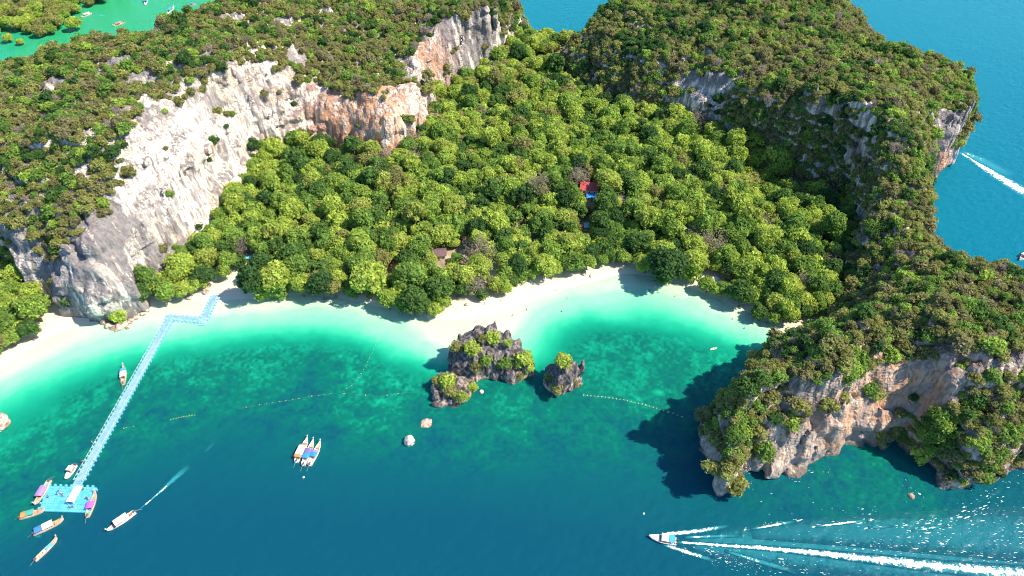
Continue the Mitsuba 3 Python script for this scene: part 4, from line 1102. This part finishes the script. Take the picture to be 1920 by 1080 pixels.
# ------------------------------------------------------------------ floating pier of blue blocks
PIER = numbered('floating_pier'); tag(PIER, 'long pale blue floating pier of plastic blocks zigzagging from the beach to its platform', 'pier')
A_, B_, C_, D_ = at(404, 553, .4), at(381, 601, .4), at(320, 595, .4), at(141, 914, .4)
for p in (A_, B_, C_, D_): p[2] = 0


def block(c, d, s, z1, ch=.07):
    """One float block with a bevelled top, along direction d."""
    n = np.array([-d[1], d[0]]); o = s / 2 - .025
    ring = lambda q, z: [[*(c + d * a * q + n * b * q), z] for a, b in ((-1, -1), (1, -1), (1, 1), (-1, 1))]
    V = ring(o, -.2) + ring(o, z1 - ch) + ring(o - ch, z1)
    F = [(8, 9, 10), (8, 10, 11)]
    for k in (0, 4):
        for j in range(4):
            a, b = k + j, k + (j + 1) % 4
            F += [(a, b, b + 4), (a, b + 4, a + 4)]
    return np.array(V), np.array(F)


def block_field(cells, d, s, z1):
    V, F, n = [], [], 0
    for c in cells:
        v, f = block(c, d, s, z1); V.append(v); F.append(f + n); n += len(v)
    return np.vstack(V), np.vstack(F)


BR = np.random.default_rng(91)
scene['deck_material'] = {'type': 'principled', 'roughness': .5, 'specular': .4, 'base_color': mikit.proc(lambda p, n, uv: mix((.12, .34, .48), (.30, .47, .56), noise(p.x * .8, p.y * .8, 1.0) * .6 + .4 * noise(p.x * 3, p.y * 3, 4.0)))}
scene['platform_material'] = {'type': 'principled', 'roughness': .45, 'specular': .4, 'base_color': mikit.proc(lambda p, n, uv: mix((.07, .40, .66), (.12, .48, .72), cell_rand(p.x * .9, p.y * .9, 2.0)))}
scene['float_material'] = {'type': 'principled', 'roughness': .45, 'specular': .4, 'base_color': {'type': 'rgb', 'value': [.12, .44, .66]}}
EDGE, RAILS = [], []
for i, (p, q, nm) in enumerate(((A_, B_, 'upper_walkway'), (B_, C_, 'cross_walkway'), (C_, D_, 'long_walkway'))):
    d = (q - p)[:2]; L = np.hypot(*d); d = d / L; n = np.array([-d[1], d[0]])
    m = int(round((L + (4 if i < 2 else 0)) / 1.0)); z1 = .42 + .012 * i
    cells = [p[:2] + d * ((k + .5) * .85 - (1.7 if i > 0 else 0)) + n * (j - 1.5) * .85 for k in range(int((L + (3.4 if i < 2 else 0) + (1.7 if i else 0)) / .85)) for j in range(4)]
    k_ = f'{PIER}__{nm}'; scene[k_] = mikit.ply(block_field(cells, d, .85, z1), 'deck_material'); tag(k_, kind='stuff')
    for k in range(1, m - 2, 2):
        for s in (-1, 1):
            c = p[:2] + d * k + n * s * 1.98
            EDGE.append(block(c, d, .7, .62 if s > 0 else .5))
            RAILS.append(limb([*(p[:2] + d * k + n * s * 1.65), z1], [*(p[:2] + d * k + n * s * 1.65), z1 + 1.0], .07, .07, 5))
    for s in (-1, 1):
        r0, r1 = p[:2] + d * 1.5 + n * s * 1.65, q[:2] - d * 2.5 + n * s * 1.65
        RAILS.append(limb([*r0, z1 + 1], [*r1, z1 + 1], .05, .05, 4))
n0, V, F = 0, [], []
P0, P1, P2, P3 = at(91, 912), at(183, 915), at(163, 963), at(74, 958)
dx = (P1 - P0)[:2]; Lx = np.hypot(*dx); dx /= Lx
dy = (P3 - P0)[:2]; dy = dy - dx * (dy @ dx); Ly = np.hypot(*dy); dy /= Ly
sk = ((P3 - P0)[:2] @ dx) / Ly
nx, ny = int(round(Lx)), int(round(Ly))
cells = [P0[:2] + dx * (i + .5 + sk * (j + .5)) + dy * (j + .5) for i in range(nx) for j in range(ny)]
k_ = f'{PIER}__platform'; scene[k_] = mikit.ply(block_field(cells, dx, 1.0, .5), 'platform_material'); tag(k_, 'square blue platform at the end of the pier', kind='stuff')
for i in range(0, nx, 2):
    EDGE.append(block(P0[:2] + dx * (i + .5) - dy * .35, dx, .75, .78))
for j in range(1, ny, 2):
    for i in (0, nx):
        EDGE.append(block(P0[:2] + dx * (i + sk * j + (.3 if i else -.3)) + dy * j, dx, .7, .72))
for v, f in EDGE:
    V.append(v); F.append(f + n0); n0 += len(v)
k_ = f'{PIER}__edge_float'; scene[k_] = mikit.ply((np.vstack(V), np.vstack(F)), 'float_material'); tag(k_, kind='stuff')
k_ = f'{PIER}__railing'; scene[k_] = mikit.ply(trimesh.util.concatenate(RAILS), paint((.70, .78, .82))); tag(k_, kind='stuff')


def on_deck(u, v, z=.52):
    return at(u, v, z)


# white shelter roof on the platform
SH = numbered('shelter'); tag(SH, 'white flat roofed shelter standing on the blue platform where the walkway ends', 'shelter')
c = on_deck(139, 927, 2.4); sd = -(D_ - C_)[:2] / np.linalg.norm((D_ - C_)[:2])
Ms = T().translate([float(c[0]), float(c[1]), 0]).rotate([0, 0, 1], math.degrees(math.atan2(sd[1], sd[0])))
scene[f'{SH}__roof'] = mikit.ply(awning(-3.2, 3.2, 2.8, 2.6, .25), paint((.85, .84, .80)), to_world=Ms)
for i, (x, y) in enumerate([(x, y) for x in (-3, 0, 3) for y in (-1.3, 1.3)]):
    scene[numbered(f'{SH}__post')] = mikit.ply(rod((x, y, .5), (x, y, 2.62), .06), paint((.75, .75, .75)), to_world=Ms)


# ------------------------------------------------------------------ people on the platform
def person_body(seed, walk):
    """A standing figure, one continuous surface: legs, trunk, arms with hands, neck and head."""
    r = np.random.default_rng(seed)
    st = .16 if walk else .06; sw = r.uniform(-.12, .12)
    J = {'hl': ((-.09, 0, .90), .10), 'hr': ((.09, 0, .90), .10), 'kl': ((-.10, st * .6, .49), .065), 'kr': ((.10, -st * .4, .49), .065), 'al': ((-.10, st, .08), .045), 'ar': ((.10, -st, .08), .045), 'tl': ((-.11, st + .13, .035), .035), 'tr': ((.11, -st + .13, .035), .035),
         'w': ((0, 0, 1.05), .125), 'c': ((0, 0, 1.30), .135), 'sl': ((-.18, 0, 1.42), .06), 'sr': ((.18, 0, 1.42), .06), 'n': ((0, .01, 1.50), .055), 'h': ((0, .03, 1.64), .098), 'h2': ((0, .05, 1.58), .075),
         'el': ((-.25, sw, 1.14), .043), 'er': ((.25, -sw, 1.14), .043), 'fl': ((-.27, sw + .10, .90), .034), 'fr': ((.27, -sw + .10, .90), .034), 'gl': ((-.27, sw + .13, .80), .030), 'gr': ((.27, -sw + .13, .80), .030)}
    bones = 'hl-kl kl-al al-tl hr-kr kr-ar ar-tr hl-hr hl-w hr-w w-c c-sl c-sr c-n n-h h-h2 sl-el el-fl fl-gl sr-er er-fr fr-gr'.split()
    ball = lambda k: manifold3d.Manifold.sphere(J[k][1], 10).translate(J[k][0])
    parts = [manifold3d.Manifold.batch_hull([ball(a), ball(b)]) for a, b in (x.split('-') for x in bones)]
    m = manifold3d.Manifold.batch_boolean(parts, manifold3d.OpType.Add).to_mesh()
    return trimesh.Trimesh(m.vert_properties[:, :3], m.tri_verts)


def clothes(body, z0, z1, grow=.018):
    b = body.copy(); b.merge_vertices()
    f = b.faces[((b.triangles_center[:, 2] > z0) & (b.triangles_center[:, 2] < z1) & (np.abs(b.triangles_center[:, 0]) < .235))]
    return trimesh.Trimesh(b.vertices + b.vertex_normals * grow, f, process=False)


BODY = [person_body(1, False), person_body(2, True), person_body(3, False)]
SHIRT = [clothes(b, .98, 1.46) for b in BODY]; TROUS = [clothes(b, .45, .98) for b in BODY]
HAIR = []
for b in BODY:
    h = trimesh.creation.icosphere(subdivisions=2, radius=.112); h.apply_translation([0, .015, 1.665])
    h = trimesh.Trimesh(h.vertices, h.faces[(h.triangles_center[:, 2] > 1.63) | (h.triangles_center[:, 1] < -.02)], process=False); HAIR.append(h)
SHC = {'white': (.8, .8, .8), 'dark blue': (.03, .06, .2), 'red': (.6, .06, .06), 'orange': (.8, .3, .05), 'black': (.03, .03, .03), 'yellow': (.75, .6, .1)}
SPOTS = [(112, 923, 'dark blue', 'standing left of the shelter on the platform'), (118, 927, 'white', 'standing near the middle of the platform, left of the shelter'), (109, 928, 'black', 'standing in the left half of the platform'), (119, 931, 'red', 'standing below the others left of the shelter'),
         (153, 920, 'dark blue', 'beside the upper end of the shelter'), (158, 919, 'black', 'at the upper right edge of the platform'), (150, 924, 'white', 'standing close to the right of the shelter'), (164, 936, 'dark blue', 'near the violet boat, right on the platform'), (168, 938, 'orange', 'at the platform edge by the violet boat'),
         (132, 953, 'dark blue', 'standing at the front edge of the platform'), (138, 952, 'black', 'second from left at the platform front edge'), (92, 933, 'red', 'at the platform edge by the purple boat'),
         (174, 831, 'white', 'walking along the left edge of the long walkway'), (156, 867, 'red', 'walking on the long walkway above the white boat')]
for i, (u, v, col, lb) in enumerate(SPOTS):
    k = numbered('person'); p = on_deck(u, v); j = i % 3
    p[2] = .5 if i < 12 else .45
    M = T().translate([float(x) for x in p]).rotate([0, 0, 1], 57.0 * i)
    scene[f'{k}__body'] = mikit.ply(BODY[j], paint((.50, .33, .24)), to_world=M, smooth=40)
    scene[f'{k}__shirt'] = mikit.ply(SHIRT[j], paint(SHC[col], .8), to_world=M, smooth=40)
    scene[f'{k}__trousers'] = mikit.ply(TROUS[j], paint((.06, .07, .12) if i % 2 else (.3, .28, .25), .8), to_world=M, smooth=40)
    scene[f'{k}__hair'] = mikit.ply(HAIR[j], paint((.03, .025, .02), .7), to_world=M, smooth=40)
    tag(k, f'person in a {col} shirt {lb}', 'person')

for i, (u, v, col, lb) in enumerate([(939, 566, 'white', 'on the sand above the sandy point behind the islets'), (961, 592, 'dark blue', 'wading on the sandy point behind the islets'), (987, 581, 'red', 'on the sand at the right of the sandy point'), (1053, 584, 'black', 'wading in the shallows of the right bay'),
        (1043, 545, 'orange', 'walking along the beach in the right bay'), (1064, 559, 'white', 'at the water edge in the right bay'), (909, 572, 'dark blue', 'on the sand nearest the brownish bare tree'), (1217, 544, 'black', 'wading left of the big dark beach tree'), (1265, 556, 'red', 'wading in front of the big dark beach tree'),
        (1373, 598, 'black', 'wading near the right end of the beach'), (1395, 616, 'dark blue', 'wading beside the headland, farthest right')]):
    k = numbered('person'); p = at(u, v, .3)
    p[2] = max(ground_z(p[0], p[1])[0], -.75); j = i % 3
    M = T().translate([float(x) for x in p]).rotate([0, 0, 1], 71.0 * i)
    scene[f'{k}__body'] = mikit.ply(BODY[j], paint((.50, .33, .24)), to_world=M, smooth=40)
    scene[f'{k}__shirt'] = mikit.ply(SHIRT[j], paint(SHC[col], .8), to_world=M, smooth=40)
    scene[f'{k}__trousers'] = mikit.ply(TROUS[j], paint((.06, .07, .12) if i % 2 else (.3, .28, .25), .8), to_world=M, smooth=40)
    scene[f'{k}__hair'] = mikit.ply(HAIR[j], paint((.03, .025, .02), .7), to_world=M, smooth=40)
    tag(k, f'person in a {col} shirt {lb}', 'person')
a, L, ang = boat_frame((1345, 653), (1331, 657)); KM = T().translate([float(a[0]), float(a[1]), .12]).rotate([0, 0, 1], math.degrees(ang))
k = numbered('kayak'); tag(k, 'small pale kayak drifting above the shadow of the near headland', 'kayak')
scene[f'{k}__hull'] = mikit.ply(hull_mesh(3.6, .95, .12, .3, .38), paint((.78, .76, .66)), to_world=KM, smooth=30)
for t in (1.1, 2.1):
    scene[numbered(f'{k}__seat')] = mikit.ply(box(t, t + .35, -.25, .25, .2, .42), paint((.3, .25, .2)), to_world=KM)

# ------------------------------------------------------------------ lines of floats
def buoy_line(pts, gap, size, rgb, label, skip=0):
    W = np.array([at(u, v, .1) for u, v in pts])
    s = np.concatenate([[0], np.cumsum(np.linalg.norm(np.diff(W, axis=0), axis=1))])
    q = np.arange(0, s[-1], gap); C = np.stack([np.interp(q, s, W[:, k]) for k in range(3)], 1)
    r = np.random.default_rng(int(s[-1] * 10))
    C = C[r.random(len(C)) >= skip] + [0, 0, .05]
    key = numbered('buoy_line'); tag(key, label, 'buoy line')
    fl = []
    for c in C:
        b = trimesh.creation.icosphere(subdivisions=1, radius=size * r.uniform(.8, 1.2)); b.apply_translation(c); fl.append(b)
    scene[f'{key}__float'] = mikit.ply(trimesh.util.concatenate(fl), paint(rgb), smooth=True); tag(f'{key}__float', kind='stuff')
    scene[f'{key}__rope'] = mikit.ply(trimesh.util.concatenate([limb(a - [0, 0, .05], b - [0, 0, .05], .012, .012, 4) for a, b in zip(W, W[1:])]), paint((.4, .42, .3)))


YEL, PAL = (.72, .62, .10), (.70, .74, .55)
buoy_line([(232, 803), (252, 799)], .9, .17, YEL, 'short yellow line of floats nearest right of the walkway', .4)
buoy_line([(320, 787), (345, 781), (368, 778)], 1.0, .17, YEL, 'densest yellow line of floats right of the walkway')
buoy_line([(449, 766), (475, 761), (505, 756), (545, 750), (582, 743), (622, 738)], 2.6, .17, YEL, 'long broken yellow line of floats above the three moored boats', .35)
buoy_line([(641, 735), (665, 718), (684, 690), (700, 655), (712, 630)], 2.4, .13, PAL, 'pale line of floats running up towards the beach left of the islets', .3)
buoy_line([(645, 738), (710, 743), (770, 735)], 4.5, .2, PAL, 'sparse pale line of floats leading to the lower left islet', .3)
buoy_line([(1094, 741), (1130, 744), (1170, 750), (1205, 758), (1239, 768)], 1.5, .22, PAL, 'dotted pale line of floats right of the separate islet')
buoy_line([(1244, 770), (1265, 776), (1282, 783)], 1.9, .24, PAL, 'dotted line of floats lying in the shadow of the near headland')
for u, v, lb in ((569, 895, 'pale mooring buoy below the three moored boats'), (1207, 963, 'tiny white buoy above the racing speedboat')):
    k = numbered('mooring_buoy'); c = at(u, v, .15)
    b = trimesh.creation.icosphere(subdivisions=2, radius=.42); b.apply_translation(c)
    scene[f'{k}__float'] = mikit.ply(b, paint((.62, .72, .68)), smooth=True)
    scene[f'{k}__ring'] = mikit.ply(rod(c + [0, 0, .4], c + [0, 0, .62], .06), paint((.4, .4, .4)))
    tag(k, lb, 'buoy')

# ------------------------------------------------------------------ huts in the valley
def hut(u, v, sx, sy, wall, roof, rot, label, roof_rgb, wall_rgb=(.6, .55, .48), name='hut', flat=False, zroof=3.4):
    p = at(u, v, 3.0 + zroof)
    for _ in range(3):
        g = ground_z(p[0], p[1])[0]; p = at(u, v, g + zroof)
    M = T().translate([float(p[0]), float(p[1]), float(g)]).rotate([0, 0, 1], rot)
    k = numbered(name); tag(k, label, 'hut')
    scene[f'{k}__wall'] = mikit.ply(box(-sx / 2 + .5, sx / 2 - .5, -sy / 2 + .5, sy / 2 - .5, -.5, zroof - .35), paint(wall_rgb, .8), to_world=M)
    rise = .25 if flat else sy * .26
    rf = trimesh.Trimesh([(-sx / 2, -sy / 2, zroof - .3), (sx / 2, -sy / 2, zroof - .3), (sx / 2, 0, zroof - .3 + rise), (-sx / 2, 0, zroof - .3 + rise), (-sx / 2, sy / 2, zroof - .3), (sx / 2, sy / 2, zroof - .3)], [(0, 1, 2), (0, 2, 3), (3, 2, 5), (3, 5, 4)])
    lo = rf.copy(); lo.vertices[:, 2] -= .12; lo.invert()
    scene[f'{k}__roof'] = mikit.ply(trimesh.util.concatenate([rf, lo]), paint(roof_rgb, .55), to_world=M)
    nr = int(sx / 1.1)
    for i in range(nr + 1):
        x = -sx / 2 + i * sx / nr
        for s in (-1, 1):
            scene[numbered(f'{k}__roof_rib')] = mikit.ply(rod((x, s * sy / 2, zroof - .28), (x, 0, zroof - .27 + rise), .05, 4), paint(tuple(c * .8 for c in roof_rgb), .55), to_world=M)
    scene[f'{k}__door'] = mikit.ply(box(-.5, .5, -sy / 2 + .44, -sy / 2 + .52, 0, 2.0), paint((.2, .14, .1)), to_world=M)
    for s in (-1, 1):
        scene[numbered(f'{k}__window')] = mikit.ply(box(s * sx * .28 - .4, s * sx * .28 + .4, -sy / 2 + .44, -sy / 2 + .52, 1.0, 1.9), paint((.05, .06, .07)), to_world=M)


hut(1105, 348, 10.5, 9, 0, 0, -4, 'hut with a dark red roof in the middle of the valley wood', (.40, .065, .075))
hut(1110, 366, 6, 5, 0, 0, -4, 'lean-to with a bright blue roof in front of the red roofed hut', (.04, .22, .60), flat=True, zroof=2.8)
hut(1170, 369, 7.5, 6, 0, 0, -2, 'hut with a dark grey roof right of the red roofed hut', (.13, .10, .12))
hut(968, 401, 7.5, 6, 0, 0, 8, 'hut with a faded pink roof among the trees left of the valley centre', (.46, .16, .24))
hut(822, 472, 8, 6.5, 0, 0, 5, 'hut with a dark purple brown roof behind the sandy clearing', (.14, .09, .11))
hut(878, 446, 5.5, 5, 0, 0, -6, 'hut with a rust red roof behind the large grey leafless tree', (.42, .16, .08))
hut(743, 499, 5, 4.5, 0, 0, 0, 'small hut with an orange brown roof behind the beach trees', (.48, .17, .06))
hut(467, 480, 4.2, 3.6, 0, 0, 10, 'small stall with a light blue roof at the left end of the wood', (.16, .42, .55), flat=True, zroof=2.4)
hut(1102, 421, 4.2, 4.6, 0, 0, 0, 'small stall with a blue and white roof on the path through the wood', (.30, .52, .70), flat=True, zroof=2.8)
